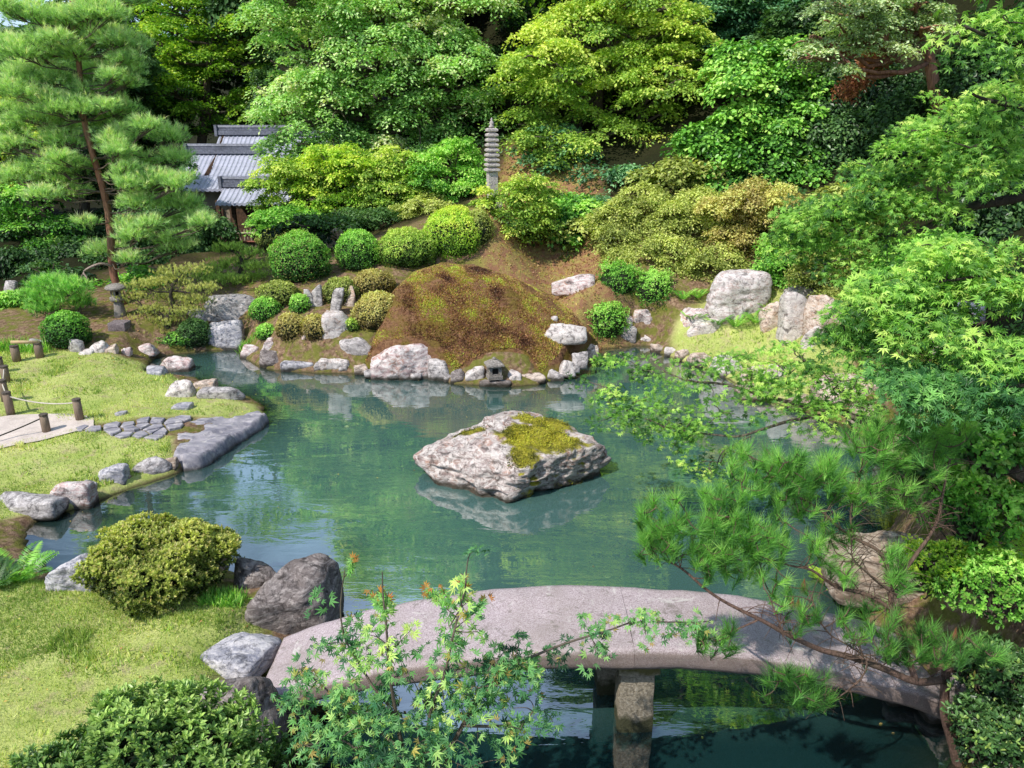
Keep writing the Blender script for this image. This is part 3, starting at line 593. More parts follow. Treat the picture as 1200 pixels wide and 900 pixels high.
# --- rockery left of mound, waterfall
for (a, b_, c_, d_, mt, lb, kw) in [
 (236,300,345,386,'grey','broad mottled grey rock at the top of the little waterfall',dict(dr=.6)),(240,283,376,413,'blue','dark wet flat faced rock in the stream bed below the waterfall top',dict(dr=.5)),
 (212,242,362,384,'grey','grey rock left of the waterfall behind the cloud pruned pine',{}),(278,304,402,420,'pink','white veined reddish rock at the stream mouth',{}),(299,333,411,433,'dark','black and white streaked shore rock left of the mound',{}),
 (327,369,420,438,'blue','long low violet grey shore rock between streaked and pink rocks',{}),(367,379,425,437,'grey','tiny shore stone between the violet rock and the pale flat one',{}),(372,414,419,438,'white','pale pink flat topped shore block with straight edges',dict(ft=.55)),
 (414,432,427,439,'warm','small orange shore stone beside the pale flat block',{}),(303,326,397,414,'pink','pink rock above the stream mouth on the rockery',{}),(377,414,366,400,'white','white cube shaped rock below the leaning rocks of the rockery',dict(npl=4,p=20)),
 (383,404,336,374,'grey','tall leaning grey rock above the white cube rock',dict(lean=.55)),(401,418,336,362,'warm','upright orange tinted rock leaning against the tall grey one',dict(lean=.3)),
 (322,352,368,382,'pink','flat pinkish rock left of the clipped brown azaleas',{}),(391,441,392,421,'grey','mottled grey rock between brown azaleas and the big pink shore rock',{}),(352,378,385,400,'pink','low pink rock under the brown clipped azalea pair',{}),
 (430,510,398,444,'pink','largest pink and white shore rock at the foot of the mound',dict(sub=5,dr=.6)),(500,530,421,448,'grey','grey ridged shore rock right of the largest pink one',{}),(527,549,431,451,'dark','dark shore rock with black hollow right of the ridged rock',{}),
 (545,568,430,449,'white','whitish lumpy shore rock left of the small stone lantern',{}),(560,600,441,456,'dark','low dark rock carrying the small stone lantern at the shore',dict(ft=.5)),(593,612,436,449,'white','small whitish shore stone right of the small lantern',{}),
 (608,640,437,451,'warm','cream shore rock with flat face, second right of the small lantern',{}),(636,662,432,449,'grey','long grey shore rock on the curve right of the lantern',{}),(655,676,424,441,'white','light shore stone on the right curve of the mound',{}),
 (670,690,413,431,'grey','grey shore stone at the right tip of the mound',{}),(687,702,404,418,'warm','tan stone at the mouth of the side channel',{})]:
    rock(a, b_, c_, d_, mt, lb, G1 if a >= 413 or 'shore' in lb else G4, **kw)
for k, (a, b_, c_, d_) in enumerate([(452,470,436,445),(519,532,440,449),(577,590,444,454),(628,640,442,452),(648,660,440,449),(668,680,428,437),(395,408,428,438),(340,352,428,437),(425,440,434,443),(480,494,438,446)]):
    rock(a, b_, c_, d_, 'grey', 'small grey cobble wedged among the larger shore rocks of the mound', 'small cobbles at the foot of the mound', seed=300+k, sub=3)
# jagged stump-like stones
for k, (a, b_, c_, d_, lb) in enumerate([(357,367,340,362,'shorter jagged upright stone of the pair left of the rockery'),(365,378,335,362,'taller jagged upright stone of the pair left of the rockery')]):
    rock(a, b_, c_, d_, 'grey', lb, G4, .5, seed=200+k, npl=6, p=20)
# --- right side
for (a, b_, c_, d_, mt, lb, kw) in [
 (632,689,375,407,'white','white elongated rock lying on the right flank of the mound',dict(dr=.45,up=.12,fwd=.05,hs=.62)),(646,699,319,346,'pink','pale triangular rock on the mossy slope behind the mound',dict(dr=.45,up=.05,fwd=.05,hs=.75,seed=77)),
 (725,747,384,404,'grey','grey rock at the head of the side channel',{}),(727,744,367,386,'pink','upright pink rock behind the side channel',{}),(742,767,362,385,'pink','pink rock at the foot of the azalea slope',{}),(744,766,392,405,'white','white stone at the inner end of the side channel',{}),
 (763,780,404,416,'warm','tan stone, first along the right bank',{}),(778,794,408,419,'white','white stone, second along the right bank',{}),(792,812,410,424,'warm','tan stone, third along the right bank',{}),(808,838,411,433,'warm','big orange cream shore rock on the right bank',{}),
 (834,874,416,443,'white','bright white pointed shore rock on the right bank',{}),(870,900,430,447,'warm','cream shore rock right of the pointed white one',{}),(893,935,428,452,'pink','pinkish shore rock half hidden by maple leaves on the right bank',{}),
 (795,834,359,387,'pink','reddish pink rock left of the big boulder on the right bank',{}),(805,852,371,395,'white','whitish low rock in the grass in front of the reddish pink rock',{}),
 (828,908,314,378,'pinkwhite','huge pink and white boulder with mossy top on the right slope',dict(sub=5,dr=.62,npl=6,p=5,seed=418)),(893,926,351,387,'warm','tan upright rock between the huge boulder and the cream standing rocks',{}),
 (917,957,340,399,'white','tall cream standing rock on the right slope',{}),(949,993,342,392,'warm','tall tan standing rock right of the cream one',{}),(922,962,332,352,'grey','grey rock behind the two standing rocks',{}),
 (943,968,381,408,'white','small white rock at the foot of the standing rocks',{}),(1098,1162,352,410,'pink','big reddish rock seen through the maple leaves at right',dict(dr=.6)),(1150,1205,398,414,'grey','low grey rock at the right frame edge behind the maple',{}),
 (868,930,452,474,'brown','flat brown shore ledge under the maple branch',{}),(965,1052,432,475,'warm','orange brown shore rock under the maple at right',{}),(925,972,462,482,'brown','long brown shore rock beside the flat ledge',{}),
 (1000,1040,470,498,'brown','dark brown shore rock at the right end of the pond',{}),(1040,1090,500,540,'brown','rounded brown shore rock behind the foreground pine',{}),(640,655,372,380,'white','tiny white stone above the elongated white rock on the mound',{})]:
    rock(a, b_, c_, d_, mt, lb, G2, **kw)
rock(990, 1142, 616, 712, 'brown', 'large tan boulder on the right bank behind the foreground pine branches', G2, .65, seed=91, sub=5, rz=-.2, npl=9)
rock(1085, 1150, 775, 850, 'dark', 'dark rock supporting the right end of the stone bridge', None, .8, seed=92, z=.0)
rock(1040, 1090, 790, 830, 'dark', 'smaller dark rock in the shaded water under the right bridge end', None, .8, seed=93, z=.0)
rock(380, 402, 268, 292, 'warm', 'tan rock between the round bushes on the upper slope', None, .7, seed=94)
rock(0, 20, 330, 352, 'grey', 'shaded grey rock at the far left under the dark trees', None, .7, seed=95)
# ================================================================== BRIDGE
t = NT('bridge_granite'); n = t.noise(55, 4, .75, t.pos()); n2 = t.noise(160, 2, .6, t.pos()); n3 = t.noise(1.7, 4, .6, t.pos())
c = t.ramp(n, [(.3, (.22, .165, .175)), (.5, (.40, .32, .335)), (.7, (.52, .44, .455))]); c = t.mix(t.ramp(n2, [(.55, 0), (.68, .8)]), c, (.72, .66, .66)); c = t.mix(t.ramp(n2, [(.34, .8), (.42, 0)]), c, (.09, .07, .07))
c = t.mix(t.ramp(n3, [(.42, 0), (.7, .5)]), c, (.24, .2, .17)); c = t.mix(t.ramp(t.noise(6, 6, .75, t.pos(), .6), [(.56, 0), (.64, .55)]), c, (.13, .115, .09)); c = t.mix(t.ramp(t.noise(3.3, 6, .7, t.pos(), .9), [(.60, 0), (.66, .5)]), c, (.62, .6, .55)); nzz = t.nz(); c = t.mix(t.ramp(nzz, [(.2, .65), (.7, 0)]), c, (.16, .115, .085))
GRAN = t.finish(c, .85, t.bump(t.math('ADD', n, t.math('MULTIPLY', n2, .5)), .6, .006), .3)
bl = pz(312, 805, .42); xr = 3.62; x0b = -2.12
def arch(u): return .40+.56*np.clip(1-(2*u-1)**2, 0, 1)**.9
YC = 5.72; HWD = .46
br = thing('stone_bridge', (.6, YC, .4), 'long arched pink granite slab bridge crossing the near end of the pond', 'bridge')
def slab(u0, u1, seed):
    nu = 70; us = np.linspace(u0, u1, nu); rows = []
    prof = [(-1, -1), (-1, 1), (1, 1), (1, -1)]
    P = []
    for s0, s1 in zip(prof, prof[1:]+prof[:1]):
        k = 16 if s0[1] == s1[1] else 5
        for q in range(k): f = q/k; P.append((s0[0]*(1-f)+s1[0]*f, s0[1]*(1-f)+s1[1]*f))
    P = np.array(P); m_ = len(P); V = []
    for u in us:
        x = x0b+(xr-x0b)*u; w = HWD*(1-.04*math.cos(u*9)); zc = arch(u); th = .095
        yc = YC-.06*math.cos((u-.5)*2.2)+.02
        r8 = (np.abs(P[:, 0])**16+np.abs(P[:, 1])**16)**(1/16)
        V.append(np.stack([np.full(m_, x), yc+P[:, 0]*w/r8, zc-th+P[:, 1]*th/r8], 1))
    V = np.array(V); V = V+np.stack([fbm(V*3, seed+k, 3)*(.012 if k else .004) for k in range(3)], -1); V[0, :, 0] += 0
    V = V.reshape(-1, 3); i = np.arange(nu-1)[:, None]*m_; j = np.arange(m_)[None]; j2 = (j+1) % m_
    F = [np.stack([i+j, i+j2, i+m_+j2, i+m_+j], -1).reshape(-1, 4)[:, ::-1]]+([np.arange(m_)[None]] if u0 == 0 else [])+([(np.arange(m_)+(nu-1)*m_)[None, ::-1]] if u1 == 1 else [])
    return V, F
um = (.98-x0b)/(xr-x0b)
for a, b_, s in ((0, um-.00015, 1), (um+.00015, 1, 5)):
    V, F = slab(a, b_, s); o = mesh_np('slab', V, F, GRAN, br, (x0b+(xr-x0b)*(a+b_)/2, YC, .7), smooth=True)
t = NT('pier_granite'); n = t.noise(40, 5, .7, t.pos()); c = t.ramp(n, [(.3, (.10, .085, .06)), (.55, (.33, .28, .21)), (.72, (.48, .43, .36))]); zf = t.math('ADD', t.pzz(), t.math('MULTIPLY', t.noise(7, 4, .6, t.pos()), .25))
c = t.mix(t.ramp(zf, [(.24, .9), (.32, 0)]), c, (.03, .035, .012)); c = t.mix(t.ramp(zf, [(.70, 0), (.78, .85)]), c, (.09, .08, .015)); PIER = t.finish(c, .9, t.bump(n, 1, .015), .2)
def hewn(name, c, sz, mat, par, seed):
    n = 9; a = np.linspace(-1, 1, n); V = []; Fq = []; 
    for ax in range(3):
        for sg in (-1, 1):
            A_, B_ = np.meshgrid(a, a, indexing='ij'); P = np.zeros((n, n, 3)); P[..., ax] = sg; P[..., (ax+1) % 3] = A_; P[..., (ax+2) % 3] = B_
            b0 = len(V)*n*n; V.append(P.reshape(-1, 3)); i = (np.arange(n-1)[:, None]*n+np.arange(n-1)[None]).ravel(); q = np.stack([i, i+n, i+n+1, i+1], 1); Fq.append((q if sg > 0 else q[:, ::-1])+b0)
    V = np.concatenate(V); rr = (np.abs(V)**14).sum(1)**(1/14); V = V/rr[:, None]*np.array(sz)/2; V = V+np.stack([fbm(V*9+seed*3.3+1, seed+k, 3) for k in range(3)], 1)*.010+np.array(c)
    return mesh_np(name, V, np.concatenate(Fq), mat, par, c, smooth=True)
for yo, nm in ((-.22, 1), (.24, 2)):
    hewn('pier_cap', (1.06 if nm == 1 else .93, YC+yo, .68), (.36, .30, .17), PIER, br, nm); hewn('pier', (1.05 if nm == 1 else .92, YC+yo, .06), (.30, .26, 1.06), PIER, br, nm+5)
# ================================================================== LANTERNS, PAGODA
LST = rockmat('lantern_stone', (.20, .17, .15), (.34, .30, .27), (.46, .42, .38), .35, .15, (.15, .15, .04), 11, False, 6); BLK = simple('shade_black', (.006, .006, .006), (.012, .011, .01), 8)  # near-black fill, painted as the shade inside the lantern fire boxes
b0 = hit(139, 372); m_ = mpp(b0)
L = thing('stone_lantern', b0, 'weathered stone lantern with wide round cap standing in front of the tall red pine', 'stone lantern')
lc = b0+np.array([0, .1, 0]); s = m_*.98
ac = Acc(); ac.lathe(lc, [(7.4*s, -2*s), (6.6*s, 4*s), (5.7*s, 12*s), (5.2*s, 18*s)], 14); ac.build('shaft', LST, L, lc, True)
ac = Acc(); ac.lathe(lc, [(6*s, 18.3*s), (9.5*s, 20*s), (10.2*s, 21.5*s), (9.6*s, 23.5*s), (6.5*s, 24.4*s)], 6); ac.build('platform', LST, L, lc)
fb = Acc()
for k in range(6):
    a = k*math.pi/3+math.pi/6; fb.box(lc+np.array([6*s*math.cos(a), 6*s*math.sin(a), 28.6*s]), (1.9*s, 1.9*s, 8.6*s), a)
fb.lathe(lc, [(6.9*s, 24.4*s), (6.9*s, 26*s)], 6, math.pi/6); fb.lathe(lc, [(6.9*s, 31.4*s), (6.9*s, 32.9*s)], 6, math.pi/6); fx = fb.build('fire_box', LST, L, lc)
ac = Acc(); ac.lathe(lc, [(3.6*s, 26*s), (3.6*s, 31.4*s)], 6, math.pi/6); ac.build('dark_fill', BLK, fx, lc)
ac = Acc(); ac.lathe(lc, [(6*s, 32.9*s), (12.2*s, 33.6*s), (12.8*s, 35*s), (11*s, 37.4*s), (6.5*s, 39.3*s), (2*s, 40*s)], 18); ac.build('cap', LST, L, lc, True)
b1 = hit(136, 389); hb = thing('stone_block', b1, 'square cut purplish stone block lying in front of the stone lantern', 'stone block'); m1_ = mpp(b1); hewn('block', b1+np.array([0, .2, 4*m1_]), (21*m1_, .35, 11*m1_), rockmat('block_stone', (.17, .13, .14), (.25, .2, .21), (.35, .3, .3), .2, 0, wet=False, scale=4), hb, 3)
b2 = pz(579, 445, .14); m2_ = mpp(b2); b2 = b2+np.array([0, .12, .0])
L = thing('small_stone_lantern', b2, 'small square stone lantern on the shore rocks at the foot of the moss mound', 'stone lantern'); s = m2_
ac = Acc(); ac.box(b2+[0, 0, 2*s], (17*s, 17*s, 4*s), .25); ac.build('base', LST, L, b2)
ac = Acc()
for dx in (-1, 1):
    for dy in (-1, 1): ac.box(b2+np.array([dx*5.6*math.cos(.25)-dy*5.6*math.sin(.25), dx*5.6*math.sin(.25)+dy*5.6*math.cos(.25), 9.5/1])*[s, s, s], (3.6*s, 3.6*s, 11.6*s), .25)
ac.box(b2+[0, 0, 5*s], (14.6*s, 14.6*s, 2.4*s), .25); ac.box(b2+[0, 0, 14.4*s], (14.6*s, 14.6*s, 2*s), .25); fx = ac.build('fire_box', LST, L, b2)
ac = Acc(); ac.box(b2+[0, 0, 9.5*s], (8.4*s, 8.4*s, 9*s), .25); ac.build('dark_fill', BLK, fx, b2)
ac = Acc(); ac.lathe(b2, [(8*s, 15.4*s), (14.4*s, 16*s), (14.0*s, 17.8*s), (7*s, 21.4*s), (2.4*s, 23.0*s)], 4, math.pi/4+.25); ac.lathe(b2, [(2.4*s, 22.8*s), (2.6*s, 24*s), (1.2*s, 25.6*s)], 8); ac.build('cap', LST, L, b2)
# pagoda
pb = hit(577, 252); pb = np.array(pY(577, 250, 21.3)); pb[2] = float(H(pb[0], pb[1])[0]); s = mpp(pb); ztop = pY(579, 138, 21.3)[2]; s = (ztop-pb[2])/114
PST = rockmat('pagoda_stone', (.40, .34, .33), (.54, .47, .45), (.7, .64, .6), .5, 0, wet=False, scale=4)
L = thing('stone_pagoda', pb, 'slender many tiered stone pagoda rising among the shrubs on the back slope', 'pagoda')
ac = Acc(); ac.box(pb+[0, 0, 6*s], (20*s, 20*s, 14*s), .3); ac.box(pb+[0, 0, 17*s], (13*s, 13*s, 10*s), .3); ac.build('base', PST, L, pb)
ac = Acc(); ac.box(pb+[0, 0, 36*s], (11.5*s, 11.5*s, 28*s), .3); ac.build('body', PST, L, pb)
z = 50.0
for k in range(9):
    w = (8.8-.24*k)
    if k: ac = Acc(); ac.lathe(pb, [(w*.66*s*1.2, (z-1.2)*s), (w*.66*s*1.2, (z+1.6)*s)], 4, math.pi/4+.3); ac.build('story', PST, L, pb)
    ac = Acc(); ac.lathe(pb, [(w*s*1.1, (z+.6)*s), (w*s*1.34, (z+1.4)*s), (w*s*1.34, (z+3.5)*s), (w*s*.95, (z+4.8)*s)], 4, math.pi/4+.3); ac.build('roof', PST, L, pb); z += 5.9
ac = Acc(); ac.lathe(pb, [(3.2*s, (z-.6)*s), (3.6*s, (z+1)*s), (2*s, (z+2.6)*s), (2.9*s, (z+4.2)*s), (2.5*s, (z+6)*s), (1*s, (z+7.4)*s), (1.6*s, (z+8.8)*s), (.4*s, (z+11)*s)], 10); ac.build('finial', PST, L, pb, True)
hb = hit(575, 250)
# ================================================================== HOUSE
HY = 30.0
t = NT('roof_tile'); n = t.noise(12, 4, .7, t.pos()); n2 = t.noise(2, 3, .6, t.pos()); c = t.mix(n, (.30, .31, .40), (.52, .53, .64)); c = t.mix(t.ramp(n2, [(.4, 0), (.7, .4)]), c, (.16, .17, .2)); TILE = t.finish(c, .45, t.bump(n, .4, .01), .5)
RIDG = simple('ridge_tile', (.10, .105, .14), (.24, .25, .31), 14, .5); WOOD = simple('weathered_wood', (.05, .03, .02), (.16, .09, .055), 12); PLAS = simple('cream_plaster', (.30, .25, .18), (.38, .32, .24), 6); GABLE = simple('gable_board', (.30, .12, .06), (.42, .2, .1), 20)
h0 = pY(250, 260, HY); House = thing('tiled_house', (h0[0], HY, .6), 'old wooden house with grey tiled gable roofs behind the tall pine', 'house')
def tileroof(name, x0, x1, yr, zr, yf, zf, par, pitch=.17, back=True):
    """corrugated tiled slope from the ridge down to the eave, both sides"""
    obs = []
    for sgn in ((1, -1) if back else (1,)):
        nx_ = int((x1-x0)/pitch*8); nr = 12*4; xs = np.linspace(x0, x1, nx_); v = np.linspace(0, 1, nr)
        X, Vv = np.meshgrid(xs, v, indexing='xy'); dy = (yf-yr)*sgn
        cor = np.maximum(np.cos(X/pitch*2*math.pi), -.2)*.028; stp = ((Vv*12) % 1)*-.022; curvz = -.10*np.sin(Vv*math.pi)*abs(zr-zf)*.6
        Yy = yr+dy*Vv; Zz = zr+(zf-zr)*Vv+curvz+cor+stp
        V = np.stack([X, Yy, Zz], -1).reshape(-1, 3); i = (np.arange(nr-1)[:, None]*nx_+np.arange(nx_-1)[None]).ravel(); F = np.stack([i, i+1, i+nx_+1, i+nx_], 1)
        if (dy < 0): F = F[:, ::-1]
        V2 = V-[0, 0, .09]; k = len(V); V = np.vstack([V, V2]); e = (np.arange(nx_-1)+(nr-1)*nx_); E = np.stack([e, e+1, e+1+k, e+k], 1)
        sd_ = []
        for col0 in (0, nx_-1):
            q = np.arange(nr-1)*nx_+col0; sd_.append(np.stack([q, q+nx_, q+nx_+k, q+k], 1))
        mesh_np(name, V, np.vstack([F, F[:, ::-1]+k, E]+sd_), TILE, par, (x0, yr, zr))
    ac = Acc(); ac.box(((x0+x1)/2, yr, zr+.08), (x1-x0+.1, .26, .16)); ac.box(((x0+x1)/2, yr, zr+.20), (x1-x0+.16, .20, .07)); ac.tube([(x0-.06, yr, zr+.28), (x1+.06, yr, zr+.28)], .085, 8)
    ac.box((x0-.08, yr, zr+.16), (.10, .34, .42)); ac.box((x1+.08, yr, zr+.16), (.10, .34, .42)); return ac.build('ridge', RIDG, par, (x0, yr, zr))
def X_(px, Y): return pY(px, 200, Y)[0]
def Z_(py, Y): return pY(600, py, Y)[2]
zlr = Z_(180, 31.2); zle = Z_(221, 29.2)
tileroof('roof', X_(222, 31), X_(292, 30)-.0, 31.2, zlr, 29.0, zle, House)
zur = Z_(158, 32.2); zue = Z_(205, 30.2)
tileroof('roof', X_(262, 32.2), X_(400, 32.2), 32.2, zur, 29.9, zue, House)
tileroof('roof', X_(262, 28.9), X_(345, 28.9), 28.75, Z_(219, 28.75), 27.7, Z_(238, 27.7), House, back=False)
# gable ends (triangles) of upper roof and step roof
def gable(x, yr, zr, yf, zf, name='gable'):
    ac = Acc(); w = abs(yr-yf)-.25; zb = zr-(zr-zf)*w/abs(yr-yf)
    ac.add([(x, yr-w, zb-.12), (x, yr+w, zb-.12), (x, yr, zr-.16), (x+.08, yr-w, zb-.12), (x+.08, yr+w, zb-.12), (x+.08, yr, zr-.16)], [[(0, 1, 2), (5, 4, 3)], [(0, 3, 4, 1), (1, 4, 5, 2), (2, 5, 3, 0)]]); ac.build(name, GABLE, House, (x, yr, zb))
    ac = Acc()
    for sg in (-1, 1): ac.tube([(x-.16, yr, zr-.06), (x-.16, yr+sg*(w*.5), zr-.10-(zr-zb)*.55), (x-.16, yr+sg*(w+.25), zb-.14)], .09, 4)
    ac.build('bargeboard', WOOD, House, (x, yr, zr))
gable(X_(262, 32.2)+.32, 32.2, zur, 29.9, zue); 
ac = Acc(); xa, xb = X_(222, 31)+.4, X_(292, 30)-.3; ac.box(((xa+xb)/2, 31.2, (.3+zle)/2+.05), (xb-xa, 3.6, zle-.3)); ac.box(((X_(275, 32)+X_(395, 32))/2, 32.2, (.3+zue)/2), (X_(395, 32)-X_(275, 32)-.5, 3.7, zue-.3)); ac.build('wall', PLAS, House, (xa, 31, .3))
for k, px in enumerate((200, 225, 250, 268, 290, 312, 335)):
    ac = Acc(); zt_ = Z_(236, 28); ac.box((X_(px, 28.3), 28.35, (.3+zt_)/2), (.13, .13, zt_-.3)); ac.build('post', WOOD, House, (X_(px, 28.3), 28.35, .3))
ac = Acc(); ac.box((X_(285, 29.35), 29.345, 1.1), (1.3, .05, 1.2)); ac.box((X_(235, 29.35), 29.345, 1.1), (1.3, .05, 1.2)); ac.build('window', WOOD, House, (X_(285, 29), 29.3, 1))
# small dormer ridge crossing on the lower roof
# bamboo fence
FY = 24.5; p0 = pY(232, 290, FY); p1 = pY(300, 286, FY); fz = float(H(p0[0], p0[1])[0]); BAM = simple('old_bamboo', (.28, .22, .15), (.5, .42, .32), 10)
ztf = Z_(268, FY); Fn = thing('bamboo_fence', (p0[0], FY, fz), 'low pale bamboo picket fence with reddish rail in front of the house', 'fence')
r = np.random.RandomState(2)
for k in range(17):
    x = p0[0]+(p1[0]-p0[0])*k/16; ac = Acc(); ac.tube([(x+r.uniform(-.02, .02), FY, fz-.1), (x+r.uniform(-.03, .03), FY, ztf+r.uniform(-.08, .03))], .024, 6); ac.build('picket', BAM, Fn, (x, FY, fz))
for zf_, mt in ((Z_(283, FY), simple('red_rail', (.22, .08, .05), (.32, .13, .09), 9)), (Z_(273, FY), BAM)):
    ac = Acc(); ac.tube([(p0[0]-.1, FY-.05, zf_), (p1[0]+.1, FY-.05, zf_)], .035, 6); ac.build('rail', mt, Fn, (p0[0], FY, zf_))
# ================================================================== POSTS AND ROPES
t = NT('post_wood'); n = t.noise(1, 5, .6, t.scaled(t.pos(), (60, 60, 6))); c = t.mix(n, (.10, .07, .05), (.32, .24, .18)); PW = t.finish(c, .9, t.bump(n, .7, .008), .2); PTOP = simple('post_end', (.06, .05, .04), (.14, .11, .09), 30)
tops = {}
for k, (px, py, hp, lb) in enumerate([(55,507,22,'short dark topped wooden post at the end of the gravel path, nearest the camera'),(94,493,26,'wooden post standing in the lawn, farthest right of the rope posts'),(13,486,27,'wooden post at the path edge carrying the light rope'),
   (7,470,25,'wooden post behind the light rope post at the left frame edge'),(8,448,19,'wooden post halfway up the lawn edge at left'),(20,423,18,'wooden post carrying the left end of the bamboo rail'),(47,419,17,'wooden post carrying the right end of the bamboo rail'),(1,436,17,'wooden post cut by the left frame edge')]):
    b = hit(px, py); m_ = mpp(b); h = hp*m_/math.cos(.35); w = 4.6*m_
    Ps = thing('wooden_post', b, lb, 'post', 'wooden posts along the path and lawn')
    ac = Acc(); ac.lathe(b, [(w*1.0, -.05), (w*1.02, h*.5), (w*.97, h*.93)], 10, k); ac.build('shaft', PW, Ps, b, True); ac = Acc(); ac.lathe(b, [(w*1.03, h*.90), (w*1.05, h*.985), (w*.8, h*1.0)], 10, k); ac.build('post_top', PTOP, Ps, b); tops[k] = b+np.array([0, 0, h*.82])
ROPE = simple('light_rope', (.45, .4, .33), (.6, .55, .48), 60); ROPED = simple('dark_rope', (.03, .025, .02), (.08, .07, .06), 60)
def rope(a, b, sag, mat, label, rad=.011):
    u = np.linspace(0, 1, 24); p = a[None]*(1-u[:, None])+b[None]*u[:, None]; p[:, 2] -= sag*4*u*(1-u); ac = Acc(); ac.tube(p, rad, 6); tag(ac.build('rope', mat, None, p[0], True), label, 'rope', 'ropes strung between the posts')
rope(tops[2], tops[1], .07, ROPE, 'light rope strung across the far lawn between two wooden posts')
rope(tops[0], pY(-80, 535, tops[0][1]-.9), .05, ROPED, 'dark rope running from the nearest post out of the left side of the photo')
rope(tops[3], tops[2], .02, ROPE, 'short light rope linking the two posts at the left frame edge'); rope(tops[4], tops[3], .03, ROPE, 'light rope linking the halfway post to the post in front of it')
ac = Acc(); ac.tube([tops[5]+[-.05, 0, .12], tops[6]+[.06, 0, .06]], .032, 8); tag(ac.build('bamboo_rail', simple('tan_bamboo', (.45, .32, .17), (.55, .42, .24), 12), None, tops[5], True), 'tan bamboo rail laid over the two posts at the back of the lawn', 'rail')
# ================================================================== VEGETATION
def Pl(*cs): return [(k/(len(cs)-1), c) for k, c in enumerate(cs)]
LIME = Pl((.015,.045,.006), (.07,.15,.012), (.19,.31,.03), (.36,.46,.06))
BRIGHT = Pl((.012,.045,.01), (.05,.14,.02), (.13,.28,.04), (.27,.42,.09))
YELG = Pl((.015,.04,.006), (.075,.14,.02), (.20,.29,.045), (.36,.43,.09))
PALE = Pl((.02,.055,.015), (.10,.20,.05), (.26,.39,.13), (.44,.56,.24))
OLIVE = Pl((.02,.03,.008), (.09,.11,.025), (.20,.23,.055), (.34,.36,.11))
DEEP = Pl((.003,.009,.003), (.011,.030,.009), (.032,.075,.02), (.08,.15,.045))
BLUEG = Pl((.005,.02,.01), (.02,.065,.028), (.06,.15,.065), (.16,.28,.13))
BROWNO = Pl((.04,.03,.012), (.15,.12,.04), (.28,.24,.08), (.36,.36,.12))
GREYG = Pl((.03,.05,.025), (.12,.17,.08), (.25,.32,.16), (.36,.44,.24))
PINEP = Pl((.02,.055,.018), (.11,.20,.065), (.27,.39,.15), (.40,.49,.23))
NIWA = Pl((.03,.045,.015), (.11,.14,.04), (.25,.26,.08), (.35,.34,.13))
def lobesP(L):
    out = []
    for l in L:
        px, py, Y, rx, ry = l[:5]; dy = l[5] if len(l) > 5 else .8; c = pY(px, py, Y); m = mpp(c); out.append((c, np.array([rx*m, rx*m*dy, ry*m])))
    return out
def sub_lobes(px, py, Y, rx, ry, n, seed, small=.45, dy=.7):
    r = np.random.RandomState(seed); c = pY(px, py, Y); m = mpp(c); out = [(c, np.array([rx, rx*dy, ry])*m*.72)]
    for k in range(n):
        a = 2*math.pi*(k+r.uniform(-.3, .3))/n; e = r.uniform(.5, .78); s = small*r.uniform(.75, 1.25)
        out.append((c+np.array([math.cos(a)*rx*e, r.uniform(-.8, .4)*rx*dy, math.sin(a)*ry*e])*m, np.array([rx, rx*dy, ry])*m*s))
    return out
def shell(lobes, n, r, top=.65, inner=.2, rej=.72):
    vol = np.array([l[1][0]*l[1][2]+l[1][0]*l[1][1] for l in lobes]); pr = vol/vol.sum(); P = []; O = []; I = []
    tot = 0
    while tot < n:
        k = n*2; li = r.choice(len(lobes), k, p=pr); d = nrm(r.randn(k, 3)); d[:, 2] = np.where((d[:, 2] < -.15) & (r.rand(k) < top), -d[:, 2], d[:, 2])
        C = np.array([l[0] for l in lobes])[li]; Rr = np.array([l[1] for l in lobes])[li]; rr = np.where(r.rand(k) < inner, r.uniform(.3, .85, k), r.uniform(.84, 1.06, k))
        p = C+d*Rr*rr[:, None]; ok = np.ones(k, bool)
        for j, (c, R_) in enumerate(lobes):
            q = (((p-c)/R_)**2).sum(1)**.5; ok &= (q > rej) | (li == j)
        P.append(p[ok]); O.append(nrm(d/Rr)[ok]); I.append(li[ok]); tot += ok.sum()
    return np.concatenate(P)[:n], np.concatenate(O)[:n], np.concatenate(I)[:n]
def tier_pts(lobes, nt, rt, ns, zsep, r, top=.8):
    C, O, I = shell(lobes, nt*3, r, top, .12); keep = []
    for i in range(len(C)):
        if keep:
            K = C[keep]; d = C[i]-K
            if ((np.hypot(d[:, 0], d[:, 1]) < rt*1.0) & (np.abs(d[:, 2]) < zsep)).any(): continue
        keep.append(i)
        if len(keep) >= nt: break
    C, O, I = C[keep], O[keep], I[keep]; n = len(C); ix = np.repeat(np.arange(n), ns); k = len(ix); RT_ = rt*r.uniform(.6, 1.35, n)
    a = r.rand(k)*6.283; q = r.rand(k)**.5*RT_[ix]; oh = nrm(O*[1, 1, 0]+1e-6); sd = np.stack([-oh[:, 1], oh[:, 0], oh[:, 2]*0], 1); u = np.cos(a)*q*.8; v = np.sin(a)*q*1.2
    P = C[ix]+oh[ix]*u[:, None]+sd[ix]*v[:, None]; P[:, 2] += -.38*q*q/RT_[ix]-u*.22+r.randn(k)*.03*rt
    O2 = nrm(O[ix]*.35+oh[ix]*(u/RT_[ix])[:, None]*.6+sd[ix]*(v/RT_[ix])[:, None]*.5+[0, 0, .8]); return P, O2, I[ix], (.10*r.randn(n))[ix]-.06*(q/RT_[ix] < .0)
